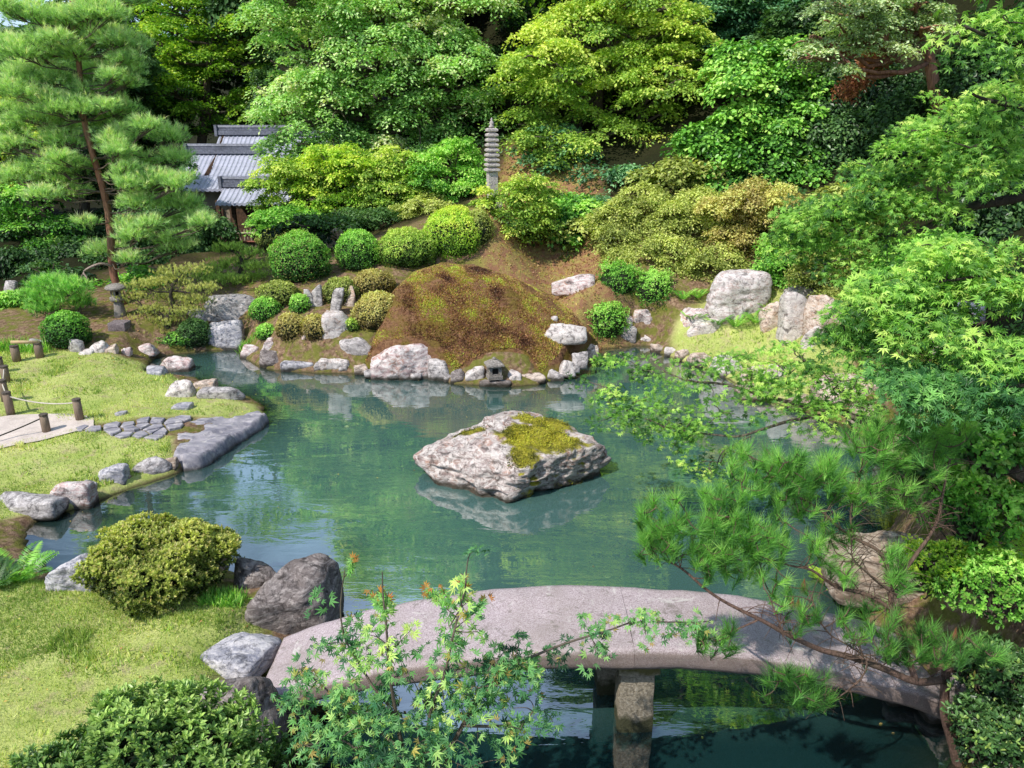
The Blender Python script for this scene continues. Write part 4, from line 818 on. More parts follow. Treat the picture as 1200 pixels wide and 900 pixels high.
def sprays(L, P, O, r, sr, lpl, ls, stops, up=.6, droop=.35, thick=.12, jn=.4, tm='quad', bias=0., W=1., zr=None, light=.18, accent=None, lookup=0, sb=None):
    n = len(P); S = sr*r.uniform(.6, 1.3, n); ND = nrm(O*(1-up)+np.array([0, 0, up])+r.randn(n, 3)*.16)
    ix = np.repeat(np.arange(n), lpl); k = len(ix); a = r.rand(k)*2*math.pi; rr = r.rand(k)**.55*S[ix]
    nd = ND[ix]; x = nrm(np.cross(nd, np.array([.3, .2, 1.])+r.randn(3)*.1)); y = np.cross(nd, x); rad = x*np.cos(a)[:, None]+y*np.sin(a)[:, None]
    el = .72+.5*_hash(ix, (a*3).astype(int), ix*0, 3); rr = rr*el                       # ragged outline
    pos = P[ix]+rad*rr[:, None]+nd*(r.randn(k)*thick*S[ix])[:, None]; pos[:, 2] -= droop*rr*rr/S[ix]
    N = nrm(nd+r.randn(k, 3)*jn+rad*.25); Ax = nrm(rad*.8+r.randn(k, 3)*.45-np.array([0, 0, .25]))
    z0, z1 = (P[:, 2].min(), P[:, 2].max()) if zr is None else zr
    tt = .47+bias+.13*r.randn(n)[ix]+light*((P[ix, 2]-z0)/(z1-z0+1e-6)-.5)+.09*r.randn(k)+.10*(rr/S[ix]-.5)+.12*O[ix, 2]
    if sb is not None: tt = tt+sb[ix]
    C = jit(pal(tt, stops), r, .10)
    if accent is not None: mk = r.rand(k) < accent[0]; C[mk] = jit(np.repeat([accent[1]], mk.sum(), 0), r, .2)
    L.add(pos, N, Ax, ls*r.uniform(.65, 1.25, k), C, tm, W=W)
def limbs(ac, trunk, lobes, r, r0, P=None, I=None, per=5, seg=6, twr=.02):
    T = np.asarray(trunk)
    for li, (c, R_) in enumerate(lobes):
        d = np.linalg.norm(T-c, axis=1)+np.maximum(T[:, 2]-c[2], 0)*2; j = int(np.argmin(d)); j = max(1, min(j, len(T)-1)); a = T[j]; m_ = a*.5+c*.5+np.array([0, 0, -.12*np.linalg.norm(c-a)])
        q = curve([a, m_, c, c+(c-a)*.12], 12, .12*np.linalg.norm(c-a)*.5, li+3); ac.tube(q, np.linspace(r0*.36, r0*.09, len(q)), 5)
        if P is not None:
            k = np.where(I == li)[0]
            for t_ in r.choice(k, min(per, len(k)), replace=False) if len(k) else []:
                q2 = curve([q[6], (q[8]+P[t_])/2+r.randn(3)*.04, P[t_]], 8); ac.tube(q2, np.linspace(r0*.16, max(r0*.04, .004), 8), 4, False)
def tree(name, label, cat, base, trunk, lobes, nsp, sr, lpl, ls, stops, seed, r0, bk=None, group=None, mat=None, cname='crown', up_hi=None, nb=5, **kw):
    r = np.random.RandomState(seed); base = np.asarray(base, float); th = thing(name, base, label, cat, group); T = curve(trunk, 26, .06, seed)
    tiers = kw.pop('tiers', None); tp_ = kw.pop('top', .65); inn_ = kw.pop('inner', .22); sb_ = None
    if tiers: P, O, I, sb_ = tier_pts(lobes, *tiers, r)
    else: P, O, I = shell(lobes, nsp, r, tp_, inn_)
    ac = Acc(); ac.tube(T, np.linspace(r0, r0*.35, len(T))*(1+.5*np.exp(-np.linspace(0, 9, len(T)))), 10)
    limbs(ac, T, lobes, r, r0, P, I, nb); ac.build('trunk', bk or BARK, th, base, True)
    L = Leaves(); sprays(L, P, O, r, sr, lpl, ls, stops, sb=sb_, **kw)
    if up_hi: P2, O2, _ = shell(up_hi[0], up_hi[1], r); sprays(L, P2, O2, r, sr*1.8, int(lpl*.8), ls*2.0, stops, **kw)
    L.build(cname, mat or LEAF, th, base); return th
def gb(px, py): return hit(px, py)
def under(x, y): return np.array([x, y, float(H(x, y)[0])-.05])
# --- clipped domes
COREM = simple('shaded_interior', (.006, .012, .004), (.02, .03, .01), 20, .9)  # dark solid core added inside bushes to block light
def dome(x0, x1, y0, y1, stops, label, ls=.045, cat='bush', group='clipped round azaleas of the garden', n=None, rough=.06, seed=None, name='clipped_bush', bias=0., dr=.9, tm='quad', mat=None, base=None, light=.25, accent=None):
    seed = seed or int(x0*3+y0) % 991; r = np.random.RandomState(seed); b = hit((x0+x1)/2, y1-3) if base is None else base; m = mpp(b); w = (x1-x0)*m; ph = math.atan2(5-b[2], b[1]); dd = w*dr
    ap = (y1-y0)*m; h = ap/math.cos(ph)*.93-dd*.12; c = b+np.array([0, dd*.40, h*.42]); R_ = np.array([w/2, dd/2, h*.60]); th = thing(name, b+np.array([0, dd*.4, 0]), label, cat, group)
    area = 4*math.pi*((R_[0]*R_[1]+R_[0]*R_[2]+R_[1]*R_[2])/3); n = n or int(area/(ls*ls)*3.6)
    d = nrm(r.randn(n, 3)); d[:, 2] = np.where(d[:, 2] < -.55, -d[:, 2], d[:, 2]); bm = fbm(d*2.2+seed, seed, 3)*.5+fbm(d*6+seed, seed+1, 2)*.5; sc = 1+rough*bm*2.3+np.where(r.rand(n) < .05, r.uniform(0, .09, n), 0)-np.where(r.rand(n) < .35, r.uniform(0, .10, n), 0)
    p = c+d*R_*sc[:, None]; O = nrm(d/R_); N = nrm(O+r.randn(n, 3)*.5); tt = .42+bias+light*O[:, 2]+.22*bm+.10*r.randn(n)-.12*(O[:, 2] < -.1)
    C = jit(pal(tt, stops), r, .10)
    if accent is not None: mk = r.rand(n) < accent[0]; C[mk] = jit(np.repeat([accent[1]], mk.sum(), 0), r, .2)
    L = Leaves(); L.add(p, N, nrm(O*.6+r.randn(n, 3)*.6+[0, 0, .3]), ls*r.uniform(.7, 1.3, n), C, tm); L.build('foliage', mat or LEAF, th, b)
    D, F = ico(3); V = c+D*R_*.86; mesh_np('dark_core', V, F, COREM, th, b, smooth=True); return th
for a in [(312,382,270,338,BRIGHT,'largest round clipped bush left of the mound, dotted with pale new leaves',dict(accent=(.12, (.38, .36, .14)))),(297,342,267,298,OLIVE,'dull green clipped bush peeking out behind the largest round one',{}),
  (392,443,269,323,BRIGHT,'fresh green round bush between the largest bush and the yellow green one',dict(bias=.05)),(438,510,266,320,YELG,'wide yellow green round bush left of the tallest one',{}),(494,569,241,310,LIME,'tallest lime green round bush directly behind the mound',dict(bias=.12)),
  (290,328,350,382,BRIGHT,'small bright green ball bush beside the waterfall rock',{}),(298,346,330,366,OLIVE,'low wide olive bush below the cloud pruned shrub, behind the small bright ball',dict(bias=-.03)),(338,362,347,372,BRIGHT,'little light green bush beside the jagged upright stones',dict(bias=.15)),
  (322,356,369,405,BROWNO,'left one of the brown olive clipped pair above the shore',{}),(352,384,371,405,BROWNO,'right one of the brown olive clipped pair above the shore',{}),(412,471,344,394,BROWNO,'brown olive clipped ball resting against the left foot of the mound',dict(bias=.03)),
  (411,460,317,352,BROWNO,'brown clipped bush on the upper left shoulder of the mound',dict(bias=-.05)),(376,416,326,362,OLIVE,'olive clipped bush behind the leaning rocks',{}),(404,421,376,393,YELG,'tiny yellow green tuft bush beside the white cube rock',{}),
  (298,324,383,404,BRIGHT,'small fresh green bush above the stream mouth rocks',dict(bias=.1)),(204,244,376,414,DEEP,'dark green bush at the foot of the cloud pruned pine',dict(bias=.15)),(44,97,366,414,BRIGHT,'dark leafy bush left of the square stone block',dict(bias=-.1)),
  (540,578,248,296,OLIVE,'loose brownish bush right of the tallest lime bush, below the pagoda',dict(rough=.15)),(686,736,354,404,BRIGHT,'loose light green bush at the right tip of the mound',dict(bias=.12,rough=.2)),(738,792,318,364,BRIGHT,'bright green bushy shrub at the foot of the azalea slope',dict(bias=.1,rough=.25)),
  (702,750,308,352,BRIGHT,'mid green shrub left of the bright bushy shrub on the right slope',dict(rough=.25)),(178,232,388,408,BRIGHT,'low green bush under the pads of the cloud pruned pine',dict(bias=-.05,rough=.2)),(926,946,378,396,YELG,'small yellow green tuft between the standing rocks',{})]:
    a2 = a[:6]; dome(*a2[:5], a2[5], **a[6])
# --- near azalea, bottom-left bush
def leafy(x0, x1, y0, y1, stops, label, ls, lpc, nt, seed, base=None, dr=.9, name='azalea_bush', cat='bush', tipc=None, R_=None, c=None, rough=.1, W=1., core=True, mat=None, group=None):
    """bush of leaf rosettes on short twigs"""
    r = np.random.RandomState(seed); b = hit((x0+x1)/2, y1-6) if base is None else base; m = mpp(b); w = (x1-x0)*m; ph = math.atan2(5-b[2], b[1]); dd = w*dr
    if R_ is None: h = (y1-y0)*m/math.cos(ph)*.95-dd*.2; c = b+np.array([0, dd*.3, h*.45]); R_ = np.array([w/2, dd/2, h*.62])
    th = thing(name, (c[0], c[1], b[2]), label, cat, group); d = nrm(r.randn(nt, 3)); d[:, 2] = np.where(d[:, 2] < -.45, -d[:, 2], d[:, 2]); bm = fbm(d*2+seed, seed, 3)
    dp = r.rand(nt)**2.5*.35; p = c+d*R_*(1+rough*bm*1.3-dp)[:, None]; O = nrm(nrm(d/R_)+[0, 0, .5]+r.randn(nt, 3)*.25)
    ix = np.repeat(np.arange(nt), lpc); k = len(ix); o = O[ix]; q = nrm(r.randn(k, 3)); q = nrm(q-o*(q*o).sum(1, keepdims=True)); lev = r.rand(k); Ax = nrm(q+o*(.25+.9*lev[:, None])); N = nrm(o-Ax*(o*Ax).sum(1, keepdims=True)+r.randn(k, 3)*.15)
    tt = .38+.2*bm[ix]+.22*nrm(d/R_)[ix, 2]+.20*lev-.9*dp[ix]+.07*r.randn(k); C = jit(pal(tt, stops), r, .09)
    if tipc is not None: mk = (lev > .7) & (r.rand(nt)[ix] < tipc[0]) ; C[mk] = jit(np.repeat([tipc[1]], mk.sum(), 0), r, .15)
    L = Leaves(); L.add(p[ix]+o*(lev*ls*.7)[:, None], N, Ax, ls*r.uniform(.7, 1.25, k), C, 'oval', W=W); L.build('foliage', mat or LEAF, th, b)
    ac = Acc(); sb = np.array([c[0], c[1], max(b[2]-.03, c[2]-R_[2]*1.15)])
    for j in r.choice(nt, 90, replace=False): ac.tube(curve([sb+r.randn(3)*[.12*R_[0], .12*R_[1], .0], sb*.4+p[j]*.6-[0, 0, .05], p[j]], 7), np.linspace(.011, .003, 7), 4, False)
    ac.build('stems', BARK, th, b)
    if core: D, F = ico(3); mesh_np('dark_core', c+D*R_*.68, F, COREM, th, b, smooth=True)
    return th
AZ = Pl((.006,.010,.003), (.035,.055,.010), (.13,.16,.03), (.32,.33,.08))
leafy(90, 262, 636, 716, AZ, 'dense round azalea with yellow green tips on the near lawn left of the dark boulder', .034, 9, 5200, 5, tipc=(.4, (.50, .47, .16)), dr=.85, rough=.28)
bl_ = pY(170, 900, 3.75); bl_[2] = float(H(bl_[0], bl_[1])[0])
leafy(0, 0, 0, 0, Pl((.003,.009,.003), (.014,.036,.010), (.06,.12,.028), (.20,.28,.07)), 'leafy dark green shrub filling the bottom left corner in front of the lawn', .043, 9, 5200, 6, base=bl_, c=np.array([bl_[0]-.05, bl_[1], bl_[2]+.32]), R_=np.array([.86, .62, .57]), rough=.38, W=.9, tipc=(.25, (.26, .38, .10)), mat=LEAFG, name='leafy_shrub')
# --- far trees
def T_(*p): return [pY(*q) for q in p]
def with_base(x_px, Y, *p):
    b = pY(x_px, 300, Y); b[2] = float(H(b[0], b[1])[0])-.1; return b, [b]+T_(*p)
b, tk = with_base(235, 36.8, (238,150,36.8), (245,80,37), (250,0,37), (250,-150,37))
tree('maple_tree', 'tall bright green layered maple rising behind the tiled roofs', 'tree', b, tk, sub_lobes(250, 70, 36.6, 88, 80, 8, 3, .38)+sub_lobes(215, 20, 37, 60, 50, 5, 4)+sub_lobes(310, 30, 37, 50, 60, 5, 14)+sub_lobes(190, 120, 37, 40, 50, 4, 44)+sub_lobes(250, 130, 36.8, 60, 25, 4, 45),
     900, .42, 60, .13, LIME, 11, .22, up_hi=(lobesP([(240,-120,37,90,80),(300,-60,37,60,60)]), 70), tiers=(150, 1.0, 13, .55), up=.8, droop=.5, thick=.06, bias=-.06, light=.12)
b, tk = with_base(440, 28.4, (438,190,28.4), (430,120,28.4), (445,50,28.4), (450,-80,28.5))
tree('cherry_tree', 'broad pale green tree with drooping leafy layers left of the pagoda', 'tree', b, tk, sub_lobes(440, 95, 27.8, 95, 90, 12, 5, .4)+sub_lobes(365, 110, 27.5, 55, 60, 8, 6)+sub_lobes(520, 105, 27.6, 60, 62, 8, 7)+sub_lobes(378, 158, 27, 34, 30, 5, 89)+sub_lobes(440, 10, 28, 130, 60, 10, 8, .35)+sub_lobes(350, 50, 28, 45, 50, 6, 88),
     1250, .40, 80, .12, PALE, 12, .26, tiers=(210, .85, 13, .5), up_hi=(lobesP([(440,-140,28.3,130,90),(520,-90,28,60,70)]), 110), up=.7, droop=.9, thick=.08, bias=.0, light=.2, jn=.38)
b, tk = with_base(715, 26.5, (712,200,26.5), (700,130,26.4), (715,60,26.4), (720,-80,26.5))
tree('maple_tree', 'large yellow green maple with spreading tiers right of the pagoda', 'tree', b, tk, sub_lobes(715, 95, 25.8, 105, 80, 14, 9, .4)+sub_lobes(640, 130, 25.6, 45, 50, 7, 10)+sub_lobes(790, 130, 25.6, 45, 60, 7, 11)+sub_lobes(700, 180, 25.3, 85, 40, 8, 15)+sub_lobes(740, 30, 26, 80, 45, 7, 16),
     1350, .36, 70, .11, YELG, 13, .25, tiers=(240, .75, 13, .45), up_hi=(lobesP([(720,-110,26.5,120,110),(650,-60,26.5,50,60)]), 110), up=.62, droop=.55, thick=.09, bias=.0, light=.5)
b, tk = with_base(690, 25.3, (690,230,25.2), (695,200,25.1))
tree('shaded_maple', 'blue green shaded maple layers below the large yellow green maple', 'tree', b, tk, sub_lobes(705, 212, 24.4, 85, 36, 10, 17, .4)+sub_lobes(650, 175, 24.6, 40, 30, 5, 18), 420, .32, 50, .12, BLUEG, 14, .12, tiers=(75, .7, 12, .35), up=.6, droop=.6, thick=.1, bias=.02)
b, tk = with_base(40, 25, (35,250,25), (28,190,25), (25,140,25))
tree('maple_tree', 'small yellow leaved maple at the left edge behind the red pine', 'tree', b, tk, sub_lobes(22, 165, 24.8, 45, 60, 8, 19, .4), 260, .32, 50, .12, YELG, 15, .12, tiers=(45, .6, 11, .35), up=.6, droop=.5, thick=.1, accent=(.06, (.5, .42, .08)))
b, tk = with_base(62, 23.5, (55,270,23.5), (48,240,23.5), (30,210,23.5))
tree('shaded_maple', 'sparse maple with forked dark trunk in the shade at far left', 'tree', b, tk, lobesP([(45,262,23.2,40,10),(20,250,23,30,10),(70,285,23,35,9),(30,225,23.3,40,12)]), 90, .4, 60, .11, BRIGHT, 16, .10, up=.8, droop=.3, thick=.06, bias=-.12)
b, tk = with_base(205, 24.5, (205,285,24.5), (210,255,24.5))
tree('evergreen_shrub', 'dark green shrub mass under the right branches of the red pine', 'shrub', b, tk, sub_lobes(208, 275, 23.6, 48, 38, 8, 20, .45), 300, .3, 70, .11, DEEP, 17, .07, up=.4, droop=.3, thick=.25, bias=.1)
# understorey shrubs
for k, (px, py, Y, rx, ry, lb) in enumerate([(20,318,21.5,42,24,'black green shrub in the shade at the far left edge'),(88,306,22.5,40,26,'black green shrub in the shade left of the red pine trunk'),(165,312,22,36,24,'black green shrub in the shade right of the red pine trunk'),(235,305,24,30,20,'black green shrub in the shade before the bamboo fence'),(35,285,25,60,30,'wide shaded shrub far behind the stone lantern'),(120,275,26,60,30,'shaded shrub behind the red pine, before the house')]):
    b, tk = with_base(px, Y, (px, py+ry*.4, Y), (px, py, Y)); tree('evergreen_shrub', lb, 'shrub', b, tk, sub_lobes(px, py, Y, rx, ry, 8, 190+k, .45), 170, .26, 50, .11, DEEP, 195+k, .05, up=.4, droop=.4, thick=.25, bias=-.05, group='shaded shrubs at left', cname='foliage')
for k, (px, py, Y, rx, ry, st, lb, bi) in enumerate([(346,224,25.5,46,42,YELG,'yellow green shrub overlapping the tiled roof, leftmost of the row',0),(392,206,25.3,56,46,LIME,'wide lime green shrub with pale twigs, second of the row',0.04),(462,214,24.6,48,42,YELG,'rounded yellow green shrub below the pale tree, third of the row',-.02),
    (527,205,24.6,44,44,BRIGHT,'mid green shrub just left of the pagoda, last of the row',.0),(345,262,24,48,20,BRIGHT,'low green shrub strip between the roof row and the clipped bushes',-.08),(428,262,23.6,62,22,DEEP,'dark green low shrub behind the clipped bushes',.12),(500,250,23.4,40,26,OLIVE,'olive shrub behind the tallest lime bush',0),
    (619,242,20.8,32,36,YELG,'yellow green shrub right beside the pagoda base',0),(571,233,20.9,17,12,YELG,'little yellow green shrub partly hiding the pagoda body',.1)]):
    b, tk = with_base(px, Y, (px+3, py+ry*.5, Y), (px, py, Y))
    tree('garden_shrub', lb, 'shrub', b, tk, sub_lobes(px, py, Y-.4, rx, ry, 11, 30+k, .38), int(rx*ry*.20)+40, .17, 34, .085, st, 40+k, .06, tiers=(int(rx*ry*.030)+8, .30, 9, .16), up=.5, droop=.4, thick=.2, bias=bi, light=.25, nb=4, bk=BARKP if k in (1, 2) else BARK, group='shrubs on the back slope', cname='foliage')
# azalea slope right
for k, (px, py, Y, rx, ry, st, lb, bi) in enumerate([(752,262,20.8,50,44,OLIVE,'tall olive azalea mass at the left end of the right slope',.03),(818,262,20.3,50,44,OLIVE,'rounded olive azalea at the top of the right slope',.06),(880,262,19.6,52,46,BROWNO,'brownish azalea below the glossy camellia',-.02),(775,312,19.4,55,34,OLIVE,'olive azalea mass above the bright bushy shrubs',0),
    (690,262,22,38,34,BLUEG,'shaded green shrub left of the azalea slope',-.02),(838,312,18.9,36,24,OLIVE,'lower olive azalea just left of the huge boulder top',-.03),(925,305,18.3,44,34,BRIGHT,'green shrub behind the standing rocks',-.05),(985,300,17,60,44,OLIVE,'wide olive shrub on the slope behind the maple branches',-.05),(1080,330,15.5,75,50,BRIGHT,'mid green shrub mass right of the standing rocks',-.08),(1190,360,14.5,60,60,DEEP,'dark shrub behind the maple at the right frame edge',.1)]):
    b, tk = with_base(px, Y, (px+3, py+ry*.5, Y), (px, py, Y))
    tree('azalea_shrub', lb, 'shrub', b, tk, sub_lobes(px, py, Y-.4, rx, ry, 12, 60+k, .40), int(rx*ry*.17)+40, .15, 34, .065 if k < 8 else .09, st, 70+k, .05, tiers=(int(rx*ry*.038)+8, .24, 9, .13), up=.35, droop=.35, thick=.28, bias=bi, light=.25, nb=6, group='shrubs on the right slope', cname='foliage')
# camellia, dark wall, conifers
b, tk = with_base(932, 22.8, (928,210,22.8), (915,180,22.8), (890,140,22.8))
tree('camellia_tree', 'glossy leaved camellia with bluish highlights on the right slope', 'tree', b, tk, sub_lobes(890, 168, 22.2, 68, 52, 12, 81, .42)+sub_lobes(900, 95, 22.8, 60, 50, 8, 82, .42), 700, .3, 60, .12, BRIGHT, 83, .13, mat=LEAFG, tiers=(190, .5, 11, .25), up=.45, droop=.5, thick=.2, bias=-.08, tm='oval', W=1.5)
b, tk = with_base(1102, 19, (1098,120,18.9), (1088,70,18.9), (1072,10,19), (1050,-70,19))
tree('cypress_tree', 'grey green cypress with a leaning reddish trunk at the top right', 'tree', b, tk, sub_lobes(1030, 22, 18.4, 80, 30, 10, 84, .42)+sub_lobes(980, 55, 18.2, 35, 22, 5, 85)+lobesP([(1080,-60,19,100,50)]), 620, .22, 45, .08, GREYG, 86, .17, tiers=(90, .42, 10, .2), bk=BARKR, up=.75, droop=.6, thick=.10)
for k, (px, py, Y, rx, ry, bi, lb) in enumerate([(1000,185,21.5,70,55,.02,'dark ivy like shrub in the gully right of the camellia'),(1080,170,20.5,70,70,.02,'dark green shrub around the leaning cypress trunk'),(1000,115,23,70,45,-.08,'deep shaded shrub under the grey green cypress'),(1160,110,19,70,90,.0,'dark green bush wall at the upper right behind the maple'),(1180,240,16,70,60,.0,'dark shrub behind the thick maple branch at right')]):
    b, tk = with_base(px, Y, (px, py+ry*.4, Y), (px, py, Y)); tree('evergreen_shrub', lb, 'shrub', b, tk, sub_lobes(px, py, Y, rx, ry, 10, 90+k, .42), 330, .32, 60, .12, DEEP, 95+k, .08, mat=LEAFG, up=.4, droop=.5, thick=.25, bias=bi, group='dark shrubs on the right slope', cname='foliage')
# brown dead fronds
r = np.random.RandomState(3); b, tk = with_base(1032, 20, (1030,60,19.8), (1015,80,19.8), (990,108,19.7)); DT = thing('dead_branch', tk[1], 'rust brown dead branch hanging below the cypress foliage', 'branch'); ac = Acc(); ac.tube(curve(tk[1:], 12), .03, 5); ac.build('stem', BARKR, DT, tk[1])
L = Leaves(); q = curve(tk[1:], 260); p = q+r.randn(260, 3)*[.14, .14, .10]; sprays(L, p, rnd3(r, 260), r, .12, 14, .07, Pl((.10,.035,.02), (.2,.08,.04), (.3,.14,.08)), up=.2); L.build('needles', LEAF, DT, tk[1])
# cedars behind
CED = None
def cedar(x, Y, h, r0, label, seed, px_lobes=None):
    base = under(x, Y); th = thing('cedar_tree', base, label, 'tree', 'tall cedars on the forest hill'); r = np.random.RandomState(seed); ac = Acc(); T = curve([base, base+[.1, 0, h*.3], base+[-.1, 0, h*.6], base+[.1, 0, h]], 20, .1, seed); ac.tube(T, np.linspace(r0, r0*.2, 20), 10)
    P = []; O = []
    for z in np.arange(h*.28, h, .55):
        R0 = (h-z)/h*3.4+.5
        for a in r.rand(5)*2*math.pi:
            L_ = R0*r.uniform(.7, 1.15); e = base+[math.cos(a)*L_, math.sin(a)*L_, z-.22*L_]; s = base+[0, 0, z]; ac.tube(np.array([s, (s+e)/2+[0, 0, .1*L_], e]), [r0*.14, r0*.09, .02], 4, False)
            for f in (.45, .7, .95): P.append(s*(1-f)+e*f); O.append([math.cos(a)*.5, math.sin(a)*.5, .6])
    ac.build('trunk', BARKR if seed % 2 else BARK, th, base, True); P = np.array(P); O = nrm(np.array(O)); L = Leaves(); sprays(L, P, O, r, .75, 42, .27, DEEP, up=.6, droop=.5, thick=.16, light=.3, bias=.02, W=.7); L.build('crown', LEAF, th, base); return th
def copy_tree(o, parent=None):
    c = o.copy(); COL.objects.link(c); c.parent = parent
    for ch in o.children: copy_tree(ch, c)
    return c
c1 = cedar(pY(606, 50, 36)[0], 36, 14.5, .42, 'cedar with a bare sunlit trunk standing behind the gap above the pagoda', 5)
c2 = cedar(-2.6, 39, 13.5, .35, 'cedar just left of the bare cedar trunk above the pagoda', 8)
def big_ever(x, Y, h, w, label, seed, stops=DEEP, bias=.05):
    base = under(x, Y); r = np.random.RandomState(seed); lobes = []
    for k in range(13):
        a = r.rand()*6.28; z = r.uniform(.28, .95); e = w*(.5*(1-.6*z)+.15); lobes.append((base+[math.cos(a)*e, math.sin(a)*e, h*z], np.array([w*.42, w*.42, h*.13])*r.uniform(.8, 1.2)))
    return tree('oak_tree', label, 'tree', base, [base, base+[.1, 0, h*.4], base+[0, .1, h*.8], base+[0, 0, h*.95]], lobes, 640, .7, 60, .24, stops, seed, .3, group='broadleaf trees of the dark forest behind', up=.45, droop=.45, thick=.2, bias=bias, light=.35, nb=2)
e1 = big_ever(-11.5, 37.5, 11, 4, 'dark broadleaf tree behind the bright maple and the house', 201); e2 = big_ever(8.5, 32, 13, 4.5, 'dark broadleaf tree above the camellia', 202); e3 = big_ever(-6, 36, 12, 4, 'deep green tree behind the pale cherry tree', 203, BRIGHT, -.12)
e4 = big_ever(-19.5, 31, 6.5, 3.4, 'dark low tree at the far left behind the red pine', 204)
spots = [(e1,-16.5,34,.62,'dark tree left of the house behind the red pine crown'),(e1,-3,41,1.0,'forest tree rising behind the left cedar'),(e2,3,38,1.0,'forest tree right of the bare cedar trunk'),(e2,13,29,.9,'dark forest tree on the steep upper right slope'),(e3,6,43,.9,'tall forest tree high on the hill at centre right'),(e1,12,38,1.2,'large forest tree far up the right hill'),
  (e2,18,30,1.0,'forest tree at the upper right edge of the hill'),(e3,-8.5,44,1.2,'forest tree far behind the bright maple'),(e3,10.5,25.5,.62,'shaded tree just behind the camellia'),(e1,16,21,.75,'dark tree on the right slope behind the cypress'),(e2,-14.5,27,.40,'small dark tree in the shade behind the stone lantern'),(e1,-18.5,25.5,.42,'small dark tree at the left edge of the far lawn'),(e3,-24,28,.6,'dark tree beyond the left frame edge'),(e2,0.6,33,.85,'shaded tree between the cherry tree and the large maple')]
for o_, x, Y, s, lb in spots:
    c = copy_tree(o_); c.location = under(x, Y); c.scale = (s, s, s); c.rotation_euler = (0, 0, x*1.7); c['label'] = lb
for x, Y, s, lb in [(4.6,41,.95,'cedar right of the forest tree above the pagoda'),(-13,46,.9,'distant cedar behind the house'),(9,47,.9,'distant cedar high on the hill'),(15,36,1.1,'cedar on the right hill shoulder'),(-21,44,.7,'distant cedar at the left skyline')]:
    c = copy_tree(c2); c.location = under(x, Y); c.scale = (s, s, s); c.rotation_euler = (0, 0, x*1.3); c['label'] = lb
for k, (px, py, Y, rx, ry, st, lb) in enumerate([(600,190,27.5,45,45,DEEP,'dark undergrowth bush in the gap behind the pagoda'),(560,120,31,45,60,DEEP,'dark bush wall below the bare cedar trunk, left side'),(640,70,31,50,60,DEEP,'dark bush wall behind the left edge of the large maple'),(810,210,24,45,40,DEEP,'dark shrub between the large maple and the camellia'),(800,60,29,60,60,BLUEG,'blue green tree mass right of the large maple top'),
   (870,25,27,70,50,BLUEG,'blue green foliage mass above the camellia'),(940,70,25.5,50,60,DEEP,'dark foliage mass left of the cypress'),(930,200,22,50,45,DEEP,'dark undergrowth bush behind the camellia trunk'),(720,240,23.6,60,22,DEEP,'dark low bush under the shaded maple layers'),(160,150,37,55,55,DEEP,'dark tree mass between the red pine and the tiled house'),(60,180,29,60,50,DEEP,'dark tree mass behind the middle of the red pine'),
   (110,60,33,70,60,DEEP,'dark tree mass behind the top of the red pine'),(335,110,35,35,50,DEEP,'dark foliage mass behind the tiled roof ridge'),(655,244,21.4,34,28,BRIGHT,'mid green bush right of the pagoda shrub'),(700,268,21.2,34,26,OLIVE,'olive bush above the mossy slope'),(610,268,21.6,22,14,OLIVE,'low olive bush below the pagoda shrub'),(205,45,40,60,50,BRIGHT,'bright tree mass behind the upper left maple'),(215,110,40,50,40,DEEP,'dark tree mass directly above the tiled roof'),(40,75,38,50,30,DEEP,'dark tree mass below the sky gap at the left'),(150,15,40,40,40,DEEP,'dark tree top between the red pine and the bright maple'),(192,212,26.5,26,34,DEEP,'dark bush hiding the left end of the tiled house'),(110,345,19.8,30,14,BRIGHT,'low green bush between the young pine and the red pine'),(60,320,20.3,40,14,DEEP,'low dark bush behind the young pine'),(178,328,20,30,14,BRIGHT,'low green bush behind the cloud pruned pine'),(245,330,19.5,22,12,OLIVE,'low olive bush between the two cloud pruned pines'),(370,262,21,30,12,DEEP,'low dark bush above the fresh green round bush'),(800,208,22,42,26,OLIVE,'olive bush on the bare patch left of the camellia'),(1000,240,18.5,55,30,OLIVE,'olive bush in the gully above the standing rocks'),(860,230,22.4,40,25,BROWNO,'brownish upper azalea below the camellia crown')]):
    b, tk = with_base(px, Y, (px, py+ry*.4, Y), (px, py, Y)); tree('undergrowth_bush', lb, 'bush', b, tk, sub_lobes(px, py, Y, rx, ry, 9, 700+k, .45), 0, .26, 45, .13, st, 720+k, .06, tiers=(int(rx*ry*.02)+10, .5, 10, .3), up=.55, droop=.5, thick=.15, bias=-.04, group='undergrowth of the forest edge', cname='foliage', nb=2)
